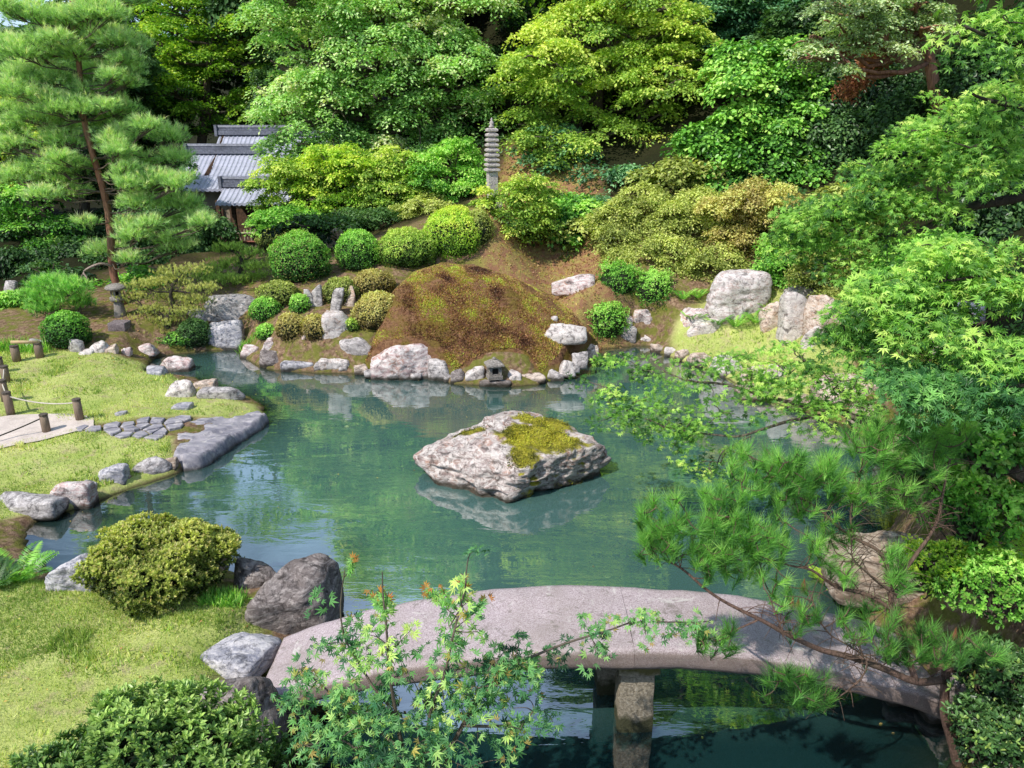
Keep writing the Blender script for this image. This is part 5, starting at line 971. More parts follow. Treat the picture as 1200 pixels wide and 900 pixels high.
# ------------------------------------------------------------------ pines
def tufts(L, P, Dr, r, nn, ln, wd, stops, spread=.7, back=.25, bias=0., shade=None):
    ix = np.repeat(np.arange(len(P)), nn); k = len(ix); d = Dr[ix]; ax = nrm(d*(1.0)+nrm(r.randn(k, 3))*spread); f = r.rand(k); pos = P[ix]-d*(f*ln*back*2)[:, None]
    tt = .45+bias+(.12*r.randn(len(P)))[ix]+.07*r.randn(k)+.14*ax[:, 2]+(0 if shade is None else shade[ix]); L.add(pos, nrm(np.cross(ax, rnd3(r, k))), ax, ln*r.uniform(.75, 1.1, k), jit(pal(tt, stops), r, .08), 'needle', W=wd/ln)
def cloud_pine(name, label, trunk, clouds, Y, nt, nn, ln, wd, stops, seed, r0, bk, up=.55, dY=1.0, base=None, cat='pine tree', clY=None, branch=.25, fl=1., lr=.42):
    r = np.random.RandomState(seed); base = trunk[0] if base is None else base; th = thing(name, base, label, cat); ac = Acc(); T = curve(trunk, 30, .03, seed); ac.tube(T, np.linspace(r0, r0*.4, 30), 10); ac.build('trunk', bk, th, base, True); ac = Acc(); L = Leaves()
    tot = sum(c[2]*c[3] for c in clouds)
    for k, (px, py, rx, ry) in enumerate(clouds):
        c = pY(px, py, Y+r.uniform(-dY, dY)); m = mpp(c); R_ = np.array([rx, rx*.85, ry*fl])*m; n = max(int(nt*rx*ry/tot), 8)
        d = nrm(r.randn(n, 3)); d[:, 2] = np.where(d[:, 2] < -.1, -d[:, 2]*r.rand(n), d[:, 2]); p = c+d*R_*r.uniform(.45, 1.08, n)[:, None]+r.randn(n, 3)*.05; dr_ = nrm(d*(1-up)+[0, 0, up]+r.randn(n, 3)*.2)
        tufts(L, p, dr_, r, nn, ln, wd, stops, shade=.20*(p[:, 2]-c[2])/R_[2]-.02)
        dd = np.linalg.norm(T-c-[0, 0, R_[2]], axis=1)+np.maximum(T[:, 2]-c[2]+R_[2]*1.2, 0)*1.2; j = max(int(np.argmin(dd)), 2); e = c-[0, 0, R_[2]*.5]; q = curve([T[j], (T[j]+e)/2+[0, 0, -.05*np.linalg.norm(e-T[j])], e], 12, branch*.3, k+seed)
        ac.tube(q, np.linspace(r0*lr, r0*.10, 12), 5)
        for t_ in r.choice(n, min(5, n), replace=False): ac.tube(curve([q[7], (e+p[t_])/2, p[t_]], 6), np.linspace(min(r0*.13, .011), .004, 6), 4, False)
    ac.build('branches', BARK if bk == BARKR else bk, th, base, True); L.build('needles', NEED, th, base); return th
pbs = hit(134, 366)+[0, .55, 0]; YP = pbs[1]; tr = [pbs-[0, 0, .1]]+T_((133,320,YP),(129,270,YP),(122,228,YP),(110,188,YP),(99,140,YP),(93,80,YP),(85,20,YP),(80,-60,YP),(80,-150,YP))
cl = [(40,20,36,15),(118,18,36,14),(90,-25,45,16),(28,62,34,14),(78,45,26,12),(142,52,32,13),(58,92,34,13),(118,88,28,12),(18,108,30,13),(152,84,20,11),(92,128,28,12),(142,128,24,12),(40,138,32,13),(12,165,28,13),(74,166,28,12),(134,166,22,11),(52,194,30,12),(20,208,26,11),
  (158,190,26,11),(198,160,26,11),(172,148,22,9),(206,186,22,11),(184,212,28,12),(166,238,26,11),(212,240,28,12),(236,262,16,10),(192,266,28,11),(158,276,22,9),(124,294,26,8),(150,303,16,6),(84,226,24,9),(50,228,22,8),(100,260,14,5),(205,290,26,9),(80,-70,40,15),(110,-110,35,14),(50,-100,35,14),(10,-20,30,14),(150,0,25,12)]
rr_ = np.random.RandomState(77); cl += [(rr_.uniform(2, 150), rr_.uniform(-5, 215), rr_.uniform(14, 22), rr_.uniform(7, 10)) for _ in range(64)]+[(rr_.uniform(140, 235), rr_.uniform(195, 285), rr_.uniform(12, 20), rr_.uniform(6, 9)) for _ in range(20)]
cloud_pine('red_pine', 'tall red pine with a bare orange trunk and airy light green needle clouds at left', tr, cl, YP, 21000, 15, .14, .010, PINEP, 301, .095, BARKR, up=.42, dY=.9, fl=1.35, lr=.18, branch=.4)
ac = Acc(); q = T_((128,310,YP),(118,311,YP-.1),(106,314,YP-.1),(98,322,YP-.1),(102,332,YP-.1),(92,340,YP-.1)); 
b = hit(198, 393)+[0, .15, 0]; tr = [b-[0, 0, .05]]+T_((197,378,b[1]),(203,360,b[1]),(200,345,b[1]),(205,330,b[1]))
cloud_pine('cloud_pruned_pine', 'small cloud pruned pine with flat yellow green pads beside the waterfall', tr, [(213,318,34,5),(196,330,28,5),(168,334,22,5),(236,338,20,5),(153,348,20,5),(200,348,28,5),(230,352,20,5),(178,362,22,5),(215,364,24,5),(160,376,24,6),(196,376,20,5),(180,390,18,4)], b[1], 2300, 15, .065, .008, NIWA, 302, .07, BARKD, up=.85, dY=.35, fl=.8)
b = hit(283, 335)+[0, .3, 0]; tr = [b-[0, 0, .05]]+T_((281,322,b[1]),(284,308,b[1]),(278,295,b[1]))
cloud_pine('cloud_pruned_pine', 'darker cloud pruned pine with flat pads above the waterfall rock', tr, [(268,291,22,5),(294,297,18,4),(278,307,22,5),(302,313,20,5),(252,314,22,5),(262,327,28,6),(290,328,22,6),(238,322,14,5),(305,325,15,5)], b[1], 1500, 16, .085, .008, Pl((.02,.05,.012),(.09,.15,.03),(.20,.28,.06),(.32,.38,.1)), 303, .07, BARKD, up=.8, dY=.3)
b = hit(66, 380)+[0, .4, 0]; tr = [b]+T_((66,365,b[1]),(70,345,b[1]))
cloud_pine('young_pine', 'soft round young pine with fresh green needles left of the stone lantern', tr, [(60,332,28,9),(85,338,22,9),(45,345,22,9),(72,350,34,10),(95,355,16,8),(50,362,22,7)], b[1], 1100, 18, .12, .009, Pl((.015,.05,.015),(.06,.16,.03),(.15,.32,.07),(.28,.45,.13)), 304, .05, BARK, up=.6, dY=.3, fl=1.3)
q = T_((131,312,YP-.15),(120,309,YP-.3),(108,312,YP-.4),(98,319,YP-.4),(102,326,YP-.45),(100,334,YP-.45),(92,340,YP-.5)); ac = Acc(); ac.tube(curve(q, 20), np.linspace(.035, .012, 20), 6); ac.tube(curve([q[3], q[3]+[-.08, 0, -.15], q[3]+[.02, 0, -.28]], 8), .012, 5); tag(ac.build('dead_branch', BARKP, None, q[0], True), 'bare crooked pale branch sticking out left of the red pine trunk', 'branch')
# small leafy things left of the far lawn
for k, (px, py, rx, ry, st, lb) in enumerate([(22,352,26,14,BRIGHT,'loose light green bush left of the young pine'),(14,380,26,16,BRIGHT,'bright fern like bush at the far left behind the lawn'),(60,392,18,10,LIME,'small fresh green bush in front of the dark leafy bush')]):
    b, tk = with_base(px, 18.3+(.6-k*.4), (px, py, 18.5-k*.4)); tree('garden_shrub', lb, 'shrub', b, tk+[tk[-1]+[0, 0, .1]], sub_lobes(px, py, 18.4-k*.4, rx, ry, 7, 130+k, .42), 110, .16, 50, .085, st, 135+k, .03, up=.5, droop=.5, thick=.2, cname='foliage', bias=.08)
ro = [o for o in COL.objects if o.name.startswith('island_rock')][0]; me = ro.data; k = len(me.vertices); cv = np.zeros(k*3, np.float32); me.vertices.foreach_get('co', cv); cn_ = np.zeros(k*3, np.float32); me.vertices.foreach_get('normal', cn_); cv = cv.reshape(-1, 3)+np.array(ro.location); cn_ = cn_.reshape(-1, 3)
ex_ = lambda cx, cy, rx, ry: ((cv[:, 0]-cx)/rx)**2+((cv[:, 1]-cy)/ry)**2
e = np.minimum(np.minimum(ex_(ctr_i[0]+.40, ctr_i[1]-.12, .72, .42), ex_(ctr_i[0]+.42, ctr_i[1]+.5, .5, .3)), np.minimum(ex_(ctr_i[0]+.12, ctr_i[1]-.62, .26, .3), ex_(ctr_i[0]-.7, ctr_i[1]+.25, .28, .12)))+fbm(cv*3.2, 91, 4)*.55-.6*(cn_[:, 2]-.75)
r = np.random.RandomState(92); sel = np.where((e < .62) & (cn_[:, 2] > .2))[0]; sel = np.repeat(sel, 9); n = len(sel); p = cv[sel]+r.randn(n, 3)*.014; tt = .55+.45*fbm(p*5, 93, 3)+.12*r.randn(n)-.25*(e[sel] > .45)
L = Leaves(); L.add(p+cn_[sel]*.002, rnd3(r, n), nrm(cn_[sel]+r.randn(n, 3)*.6), .022*r.uniform(.6, 1.3, n), jit(pal(tt, [(0, (.03, .035, .006)), (.35, (.11, .11, .012)), (.7, (.24, .22, .02)), (1, (.30, .29, .04))]), r, .15), 'quad', W=.9); L.build('moss_cushion', LEAF, ro, tuple(ro.location))
# ------------------------------------------------------------------ near maples (right)
def maple_near(name, label, wood, radii, lobes, nsp, sr, lpl, ls, stops, seed, bk=BARKD, tm='maple5', tilt=(-.25, -.45, .75), extra=None, accent=None, bias=0, upper=None, light=.2, per=7, twr=.012):
    r = np.random.RandomState(seed); base = wood[0][0]; th = thing(name, base, label, 'maple tree'); ac = Acc(); pts = []
    for q, (ra, rb) in zip(wood, radii): c = curve(q, 30, .05, seed); ac.tube(c, np.linspace(ra, rb, 30), 8); pts.append(c)
    AP = np.vstack(pts); P, O, I = shell(lobes, nsp, r, .5, .45, .3); 
    if extra is not None: P = np.vstack([P, extra]); O = np.vstack([O, np.tile([0, 0, 1.], (len(extra), 1))])
    for k in np.argsort([np.linalg.norm(AP-p_, axis=1).min() for p_ in P]):
        if r.rand() < .8:
            d = np.linalg.norm(AP-P[k], axis=1)+np.maximum(0, AP[:, 2]-P[k, 2])*.6; j = int(np.argmin(d+r.rand(len(d))*.25)); ln_ = np.linalg.norm(P[k]-AP[j])
            if ln_ > .05: q_ = curve([AP[j], AP[j]*.45+P[k]*.55+r.randn(3)*.08*ln_+[0, 0, .06*ln_], P[k]], 8); ac.tube(q_, np.linspace(min(.5*twr+.006*ln_, twr*1.3), .0025, 8), 4, False); AP = np.vstack([AP, q_[3:]])
    ac.build('trunk', bk, th, base, True)
    n = len(P); ix = np.repeat(np.arange(n), lpl); k = len(ix); S = sr*r.uniform(.6, 1.3, n); ND = nrm(np.array(tilt)+r.randn(n, 3)*.22+O*.15)
    az = r.rand(n)*2*math.pi; nd = ND[ix]; x = nrm(np.cross(nd, np.array([.1, .9, .3]))); y = np.cross(nd, x); ax0 = x*np.cos(az)[ix, None]+y*np.sin(az)[ix, None]; side = np.cross(nd, ax0)
    u = r.uniform(-1, 1, k); v = r.uniform(-1, 1, k)*np.sqrt(1-u*u*.9)*.6; pos = P[ix]+ax0*(u*S[ix])[:, None]+side*(v*S[ix])[:, None]+nd*(r.randn(k)*.10*S[ix])[:, None]; pos[:, 2] -= .35*(u*u+v*v)*S[ix]
    N = nrm(nd+r.randn(k, 3)*.42); Ax = nrm(ax0*.5+side*np.sign(v)[:, None]*.6+r.randn(k, 3)*.4+[0, 0, -.35]); zl, zh = P[:, 2].min(), P[:, 2].max()
    tt = .46+bias+.13*r.randn(n)[ix]+.09*r.randn(k)+light*((P[ix, 2]-zl)/(zh-zl)-.5)+.1*nd[:, 2]; C = jit(pal(tt, stops), r, .08)
    if accent is not None: mk = (r.rand(k) < accent[0]) & (r.rand(n)[ix] < .5); C[mk] = jit(np.repeat([accent[1]], mk.sum(), 0), r, .25)
    L = Leaves(); L.add(pos, N, Ax, ls*r.uniform(.6, 1.2, k), C, tm)
    if upper: P2, O2, _ = shell(upper[0], upper[1], r); sprays(L, P2, O2, r, .45, 46, .095, stops, up=.6, tm='maple5')
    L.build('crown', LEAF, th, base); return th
MAP = Pl((.006,.022,.006), (.035,.10,.018), (.15,.28,.045), (.32,.45,.10)); MAPC = Pl((.006,.025,.008), (.028,.09,.026), (.085,.20,.05), (.19,.34,.10))
tb = under(7.6, 8.2)
maple_near('maple_tree', 'upper maple with a long dark branch reaching in from the right over the slope', 
   [[tb, tb+[-.1, 0, 2.0], pY(1260, 190, 7.4), pY(1290, 60, 7.2), pY(1300, -150, 7.5)], [pY(1260, 190, 7.4), pY(1200, 226, 7.0), pY(1130, 252, 7.1), pY(1062, 272, 7.3), pY(1000, 275, 7.5)], [pY(1130, 252, 7.1), pY(1075, 235, 7.3), pY(1020, 240, 7.4)], [pY(1262, 150, 7.4), pY(1200, 130, 6.8), pY(1140, 110, 6.6)], [pY(1275, 60, 7.2), pY(1200, 50, 6.4), pY(1130, 30, 6.2)]],
   [(.13, .09), (.06, .012), (.018, .006), (.04, .01), (.04, .01)], lobesP([(1150,125,6.9,60,22),(1175,45,6.3,55,30),(1110,170,7.0,75,18),(1040,205,7.3,60,16),(1150,195,6.8,65,20),(965,245,7.6,55,14),(1050,238,7.2,70,16),(925,272,7.8,30,9),(1000,275,7.5,55,14),(1120,160,7.4,70,20),(950,285,7.7,40,10),(1000,310,7.5,40,10)]),
   300, .22, 46, .055, MAP, 401, tilt=(-.18, -.32, .85), upper=(lobesP([(1290,-90,7.5,150,80),(1170,-290,8.5,170,80),(1350,100,8,120,90),(1280,-300,9,200,90)]), 380), light=.1, bias=.03)
tb = under(6.3, 6.0)
maple_near('maple_tree', 'lower maple with broad sunlit leaves hanging in front of the right bank', [[tb, tb+[.1, 0, 1.2], pY(1300, 380, 5.6), pY(1320, 300, 5.6)], [pY(1300, 380, 5.6), pY(1210, 372, 5.2), pY(1130, 385, 5.3), pY(1050, 400, 5.5)], [pY(1300, 400, 5.6), pY(1200, 450, 5.0), pY(1120, 455, 5.0)], [pY(1300, 350, 5.6), pY(1200, 320, 5.2), pY(1100, 330, 5.3)]],
   [(.09, .06), (.03, .007), (.025, .007), (.03, .007)], lobesP([(1140,300,5.3,65,18),(1070,335,5.5,65,17),(1010,362,5.8,42,13),(1175,345,5.1,50,24),(1090,375,5.3,70,18),(990,392,5.9,42,10),(1160,410,5.0,50,18),(1050,405,5.5,50,12)]), 190, .18, 40, .056, MAP, 402, bias=.02, light=.2, tilt=(-.18, -.32, .85))
maple_near('maple_tree', 'bluish shaded maple sprays low at the right edge above the leafy bush', [[tb+[.3, -.3, 0], tb+[.2, -.3, .8], pY(1290, 440, 5.0), pY(1230, 448, 4.9)], [pY(1290, 440, 5.0), pY(1200, 448, 4.8), pY(1120, 452, 4.9), pY(1060, 450, 5.1)]],
   [(.05, .03), (.02, .005)], lobesP([(1165,445,4.9,55,16),(1100,452,5.0,50,13),(1045,440,5.2,30,10),(1180,470,4.8,40,12)]), 85, .16, 38, .056, MAPC, 403, bias=-.02)
tb = under(5.6, 8.0)
ex = np.array([pY(*q) for q in [(705,462,9.0),(728,476,8.9),(752,486,8.8),(778,492,8.7),(806,498,8.6),(835,494,8.5),(770,503,8.7),(800,516,8.6),(826,540,8.5),(850,548,8.4),(862,486,8.3),(890,470,8.2),(690,455,9.1),(742,470,8.9),(716,484,8.9),(786,482,8.8),(815,508,8.6),
   (708,420,9.6),(728,418,9.5),(748,430,9.4),(772,438,9.2),(795,432,9.0),(815,448,8.9),(848,440,8.6),(878,430,8.4),(902,448,8.2),(930,440,8.0),(942,466,7.9),(970,480,7.7),(1000,455,7.6),(1015,478,7.5),(880,455,8.3),(905,415,8.3),(860,418,8.6),(930,410,8.2),(960,430,7.9),(990,500,7.5),(950,500,7.7),(1030,440,7.5),(1020,405,7.8),(985,445,7.8),(835,425,8.8)]])
maple_near('maple_tree', 'low spreading maple branch with small leaves reaching out over the pond from the right', [[tb, pY(1120, 520, 7.6), pY(1040, 500, 7.5), pY(985, 482, 7.7)], [pY(985, 482, 7.7), pY(930, 472, 8.0), pY(887, 466, 8.3), pY(840, 452, 8.7), pY(800, 445, 9.0), pY(765, 425, 9.3)], [pY(985, 482, 7.7), pY(930, 492, 8.0), pY(880, 512, 8.3), pY(830, 512, 8.5), pY(770, 496, 8.7), pY(710, 470, 9.0)], [pY(880, 512, 8.3), pY(850, 530, 8.4), pY(840, 550, 8.45)]],
   [(.07, .035), (.03, .006), (.022, .004), (.01, .004)], lobesP([(980,455,7.8,50,16),(930,430,8.1,40,12),(890,445,8.4,40,8),(1010,480,7.6,30,14)]), 22, .24, 34, .062, MAP, 404, extra=np.vstack([ex, ex+R.randn(len(ex), 3)*[.12, .15, .05], ex+R.randn(len(ex), 3)*[.16, .2, .06]]), bias=-.02, bk=BARK, tm='maple5', tilt=(-.15, -.2, .9), light=0)
# ------------------------------------------------------------------ bottom sapling
r = np.random.RandomState(9); sb = under(-.75, 3.75); 
wood = [[sb, pY(470, 880, 3.85), pY(430, 800, 3.95), pY(402, 730, 4.05), pY(404, 668, 4.1)], [pY(470, 880, 3.85), pY(455, 790, 3.9), pY(450, 710, 4.0), pY(448, 670, 4.05)], [sb, pY(500, 860, 3.9), pY(520, 780, 3.95), pY(545, 690, 4.05), pY(540, 672, 4.1)],
  [sb, pY(540, 850, 3.95), pY(590, 795, 4.1), pY(640, 762, 4.25), pY(720, 738, 4.4), pY(835, 728, 4.6)], [pY(470, 880, 3.85), pY(400, 830, 3.9), pY(355, 790, 4.0)], [pY(540, 850, 3.95), pY(600, 850, 4.0), pY(625, 830, 4.05)], [sb, pY(480, 900, 3.75), pY(560, 900, 3.8)], [sb, pY(420, 890, 3.7), pY(350, 880, 3.75)]]
ex = []
for q, n_, s_ in ((wood[0], 14, .06), (wood[1], 12, .07), (wood[2], 14, .08), (wood[3], 32, .055), (wood[4], 14, .1), (wood[5], 12, .08), (wood[6], 12, .09), (wood[7], 12, .09)):
    c = curve(q, 60)[12:(49 if q[-1][2] > 2.3 else 60)]; ex.append(c[r.randint(0, len(c), n_)]+r.randn(n_, 3)*s_)
ex.append(np.array([pY(*q) for q in [(600,770,4.1),(620,790,4.1),(610,750,4.15),(690,742,4.35),(715,730,4.4),(700,760,4.4),(760,722,4.5),(800,738,4.5),(830,745,4.55),(620,820,4.1),(622,800,4.1),(540,760,4.0),(560,740,4.05),(580,780,4.05),(500,760,4.0),(480,740,4.0),(420,760,4),(380,760,4),(520,820,3.9),(560,820,3.95),(460,840,3.9),(400,860,3.8),(500,880,3.8),(450,890,3.8),(560,870,3.9),(410,800,3.9),(350,820,3.9),(370,860,3.8)]]))
ex = np.vstack(ex)
maple_near('maple_sapling', 'young maple with thin shoots and orange tips in front of the stone bridge', wood, [(.013, .003)]*3+[(.016, .003)]+[(.011, .003)]*4, lobesP([(480,845,3.9,95,38),(570,800,4.0,45,34),(420,865,3.8,75,34)]), 85, .10, 15, .050, Pl((.006,.022,.010), (.025,.085,.035), (.10,.22,.07), (.30,.38,.11)), 405, extra=ex, accent=(.10, (.42, .36, .10)), tm='maple5', bk=BARK, tilt=(-.1, -.5, .7), light=.35, twr=.006)
# orange tips
L = Leaves(); tp = np.array([pY(*q) for q in [(412,655,4.1),(497,694,4.07),(501,690,4.07),(518,690,4.07),(542,680,4.1),(546,684,4.1),(447,693,4.05),(455,698,4.05),(436,698,4.05),(570,702,4.1)]]); sp_ = [o for o in COL.objects if o.name.startswith('maple_sapling')][0]; ac = Acc(); WP = np.vstack([curve(q, 60) for q in wood]); gl2 = Leaves()
for t_ in tp:
    j = int(np.argmin(np.linalg.norm(WP-t_, axis=1)+np.maximum(WP[:, 2]-t_[2]+.12, 0)*2)); q = curve([WP[j], (WP[j]+t_)/2+r.randn(3)*.01, t_], 14); ac = Acc(); ac.tube(q, np.linspace(.003, .0015, 14), 5); ac.build('shoot', BARK, sp_, t_, True); k = q[4:13:1]; k = np.repeat(k, 2, 0); gl2.add(k, nrm(r.randn(len(k), 3)*.4+[0, -.5, .7]), rnd3(r, len(k)), .042, jit(pal(.45+.3*r.rand(len(k)), Pl((.02,.06,.02), (.05,.14,.045), (.15,.28,.07), (.34,.36,.09))), r), 'maple5')
gl2.build('shoot_leaves', LEAF, sp_, tp[0]); tp = np.repeat(tp, 3, 0)+r.randn(30, 3)*.016
L.add(tp, nrm(r.randn(30, 3)*.4+[0, -.6, .6]), rnd3(r, 30)+[0, 0, .4], .042, jit(np.tile([[.55, .26, .06]], (30, 1)), r, .2), 'maple5'); sp_ = [o for o in COL.objects if o.name.startswith('maple_sapling')][0]; L.build('new_leaves', LEAF, sp_, tp[0])
# ------------------------------------------------------------------ foreground pine
r = np.random.RandomState(10)
def zp(x, y, Y): return pY(760+x*.4889, 460+y*.4889, Y)
tb = hit(1127, 893); Yt = tb[1]
br_ = [([tb-[0, 0, .1], zp(722, 820, Yt), zp(706, 740, Yt-.02), zp(712, 670, Yt)], .045, .032),
 ([zp(712, 690, Yt), zp(640, 690, 4.75), zp(560, 655, 4.7), zp(470, 625, 4.65), zp(400, 608, 4.65), zp(320, 580, 4.65), zp(262, 545, 4.65), zp(185, 500, 4.7), zp(100, 430, 4.75), zp(40, 400, 4.8)], .030, .006),
 ([zp(640, 690, 4.75), zp(610, 590, 4.85), zp(585, 520, 4.9), zp(588, 460, 4.95), zp(640, 390, 5.0), zp(680, 330, 5.05), zp(705, 250, 5.1), zp(722, 160, 5.15)], .026, .006),
 ([zp(585, 520, 4.9), zp(520, 480, 4.95), zp(450, 462, 5.0), zp(390, 425, 5.0), zp(330, 412, 5.0), zp(200, 370, 5.05)], .018, .004),
 ([zp(590, 470, 4.95), zp(555, 385, 5.0), zp(490, 345, 5.1), zp(430, 300, 5.1), zp(380, 260, 5.1), zp(335, 232, 5.1), zp(270, 180, 5.1)], .016, .004),
 ([zp(712, 670, Yt), zp(760, 650, Yt), zp(830, 630, Yt), zp(930, 632, Yt)], .020, .008),
 ([zp(490, 345, 5.1), zp(486, 280, 5.15), zp(500, 200, 5.2), zp(520, 120, 5.2)], .009, .003), ([zp(705, 250, 5.1), zp(640, 260, 5.1), zp(600, 200, 5.1), zp(560, 170, 5.1)], .008, .003), ([zp(680, 330, 5.05), zp(650, 280, 5.0), zp(610, 230, 5.0)], .006, .003),
 ([zp(470, 625, 4.65), zp(520, 640, 4.6), zp(500, 690, 4.55), zp(440, 740, 4.5), zp(400, 745, 4.5)], .008, .004), ([zp(560, 655, 4.7), zp(480, 600, 4.7), zp(420, 560, 4.75), zp(380, 470, 4.8)], .007, .003), ([zp(585, 480, 4.92), zp(530, 440, 4.9), zp(490, 400, 4.9), zp(488, 350, 4.9)], .01, .004), ([zp(320, 580, 4.65), zp(290, 520, 4.7), zp(275, 470, 4.75)], .007, .003), ([zp(262, 545, 4.65), zp(170, 580, 4.6), zp(120, 590, 4.55)], .007, .003)]
FPn = thing('foreground_pine', tb, 'dark crooked pine with long needle tufts reaching left across the bridge from the bottom right', 'pine tree'); ac = Acc(); AP = []
for q, a, b_ in br_: c = curve(q, 40, .035, 9); ac.tube(c, np.linspace(a, b_, 40), 8); AP.append(c)
AP = np.vstack(AP)
clouds = [(35,310,4.8,55,55,15),(20,360,4.8,40,40,8),(110,350,4.85,50,50,12),(185,280,5.05,55,50,16),(130,400,4.8,45,40,9),(220,400,4.95,60,50,16),(190,330,5.0,50,40,12),(290,360,5.0,50,45,12),(250,170,5.1,50,40,10),(300,200,5.1,45,35,9),(335,180,5.1,40,35,8),(395,210,5.15,50,40,10),(350,260,5.1,50,40,9),(430,180,5.2,45,35,8),
  (470,230,5.2,45,35,7),(520,110,5.2,50,30,9),(590,95,5.2,50,30,9),(660,90,5.2,50,35,9),(560,230,5.1,40,35,7),(610,150,5.1,40,30,6),(540,160,5.1,40,30,5),(330,690,4.5,50,35,8),(390,720,4.5,45,35,8),(160,590,4.6,45,35,8),(370,540,4.75,40,30,5),(500,550,4.75,40,40,5),(600,420,4.95,25,50,8),(620,600,4.75,60,40,9),(560,600,4.7,50,35,5),(700,160,5.1,30,40,5),(740,100,5.15,30,30,4),(420,360,5.0,40,30,4),(650,620,4.7,40,30,5),(450,330,5.05,40,30,4),(330,480,4.9,40,30,4),(450,430,5.0,40,25,4),(640,250,5.1,35,30,4),(560,520,4.8,40,25,3),(760,610,4.6,50,30,4),(830,640,4.5,40,25,3)]
L = Leaves(); TP = []; TD = []; SH_ = []
for (x, y, Y, rx, ry, n) in clouds:
    PS = [zp(x+r.uniform(-1.1, 1.1)*rx, y+r.uniform(-1.1, 1.1)*ry, Y+r.uniform(-.22, .22)) for k in range(int(n*3.0))]; PS.sort(key=lambda p: np.linalg.norm(AP-p, axis=1).min())
    for p in PS:
        j = int(np.argmin(np.linalg.norm(AP-p, axis=1)+r.rand(len(AP))*.15)); a = AP[j]; ln_ = np.linalg.norm(p-a); mid = (a+p)/2+r.randn(3)*.05*ln_-[0, 0, .08*ln_]; q = curve([a, mid, p], 8); ac.tube(q, np.linspace(min(.004+.008*ln_, .009), .0028, 8), 5, False); AP = np.vstack([AP, q[3:]])
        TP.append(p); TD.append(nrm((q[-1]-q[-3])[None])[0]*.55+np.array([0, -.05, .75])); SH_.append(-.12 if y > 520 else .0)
for k in range(420):     # bare twiglets
    a = AP[r.randint(60, 500)]; d = nrm(r.randn(3)[None])[0]*[1, .6, .8]; ac.tube(curve([a, a+d*.10+[0, 0, .02], a+d*.22], 6), np.linspace(.004, .0015, 6), 4, False)
ac.build('trunk', bark('pine_bark', (.05, .03, .022), (.20, .12, .09), 14), FPn, tb, True)
FPP = Pl((.010,.03,.010), (.04,.12,.025), (.12,.27,.05), (.25,.40,.10)); TP = np.array(TP); TD = nrm(np.array(TD)+r.randn(len(TP), 3)*.18)
tufts(L, TP, TD, r, 66, .125, .0036, FPP, spread=.66, back=.42, shade=np.array(SH_)); L.build('needles', NEED, FPn, tb)
dn = Leaves(); dp = np.array([zp(345, 500, 4.8), zp(358, 505, 4.8), zp(735, 575, Yt), zp(750, 590, Yt), zp(372, 460, 4.8)]); tufts(dn, dp, nrm(np.tile([0., 0, -1], (5, 1))), r, 60, .10, .003, Pl((.12,.05,.03), (.25,.12,.07), (.35,.2,.12)), spread=.3); dn.build('dead_needles', NEED, FPn, tb)
# ------------------------------------------------------------------ right bank plants
ev = pY(1165, 540, 6.0); tbn = under(4.7, 6.6)
LT = thing('leaning_trunk', tbn, 'thick brown leaning trunk crossing the leafy bush at the right frame edge', 'tree trunk'); ac = Acc(); q = curve([under(5.0, 6.1), pY(1235, 590, 6.0), pY(1195, 552, 6.1), pY(1150, 532, 6.2), pY(1105, 517, 6.3), pY(1075, 512, 6.4)], 24, .03, 2); ac.tube(q, np.linspace(.10, .035, 24), 10); ac.build('trunk', BARK, LT, tbn, True)
for k, (px, py, Y, rx, ry, st, ls, n, lb, W, mt) in enumerate([(1165,520,6.1,58,34,BRIGHT,.055,900,'bright broadleaf bush around the leaning trunk at the right edge',1.25,LEAFG),(1150,600,6.0,52,44,BRIGHT,.045,900,'small leaved green bush above the ferns on the right bank',1.,LEAF),(1100,668,5.75,44,26,LIME,.030,1100,'low azalea in front of the tan boulder on the right bank',1.,LEAF),(1172,690,5.4,52,34,BRIGHT,.035,1000,'green azalea mass right of the tan boulder',1.,LEAF),
    (1165,790,4.95,46,36,DEEP,.04,800,'dark shaded bush beside the right end of the bridge',1.,LEAFG),(1175,870,4.6,55,42,DEEP,.04,900,'dark leafy bush in the bottom right corner',1.,LEAFG),(1085,560,6.9,34,26,DEEP,.05,500,'dark shrub behind the upper twigs of the foreground pine',1.,LEAF)]):
    c = pY(px, py, Y); m = mpp(c); b = np.array([c[0], c[1]+.1, float(H(c[0], c[1]+.1)[0])]); R_ = np.array([rx, rx*.8, ry])*m; 
    leafy(0, 0, 0, 0, st, lb, ls, 7, n, 500+k, base=b, c=c, R_=R_, rough=.35, W=W, core=False, mat=mt, tipc=(.25, (.28, .42, .10)), group='bushes on the near right bank', name='bank_bush')
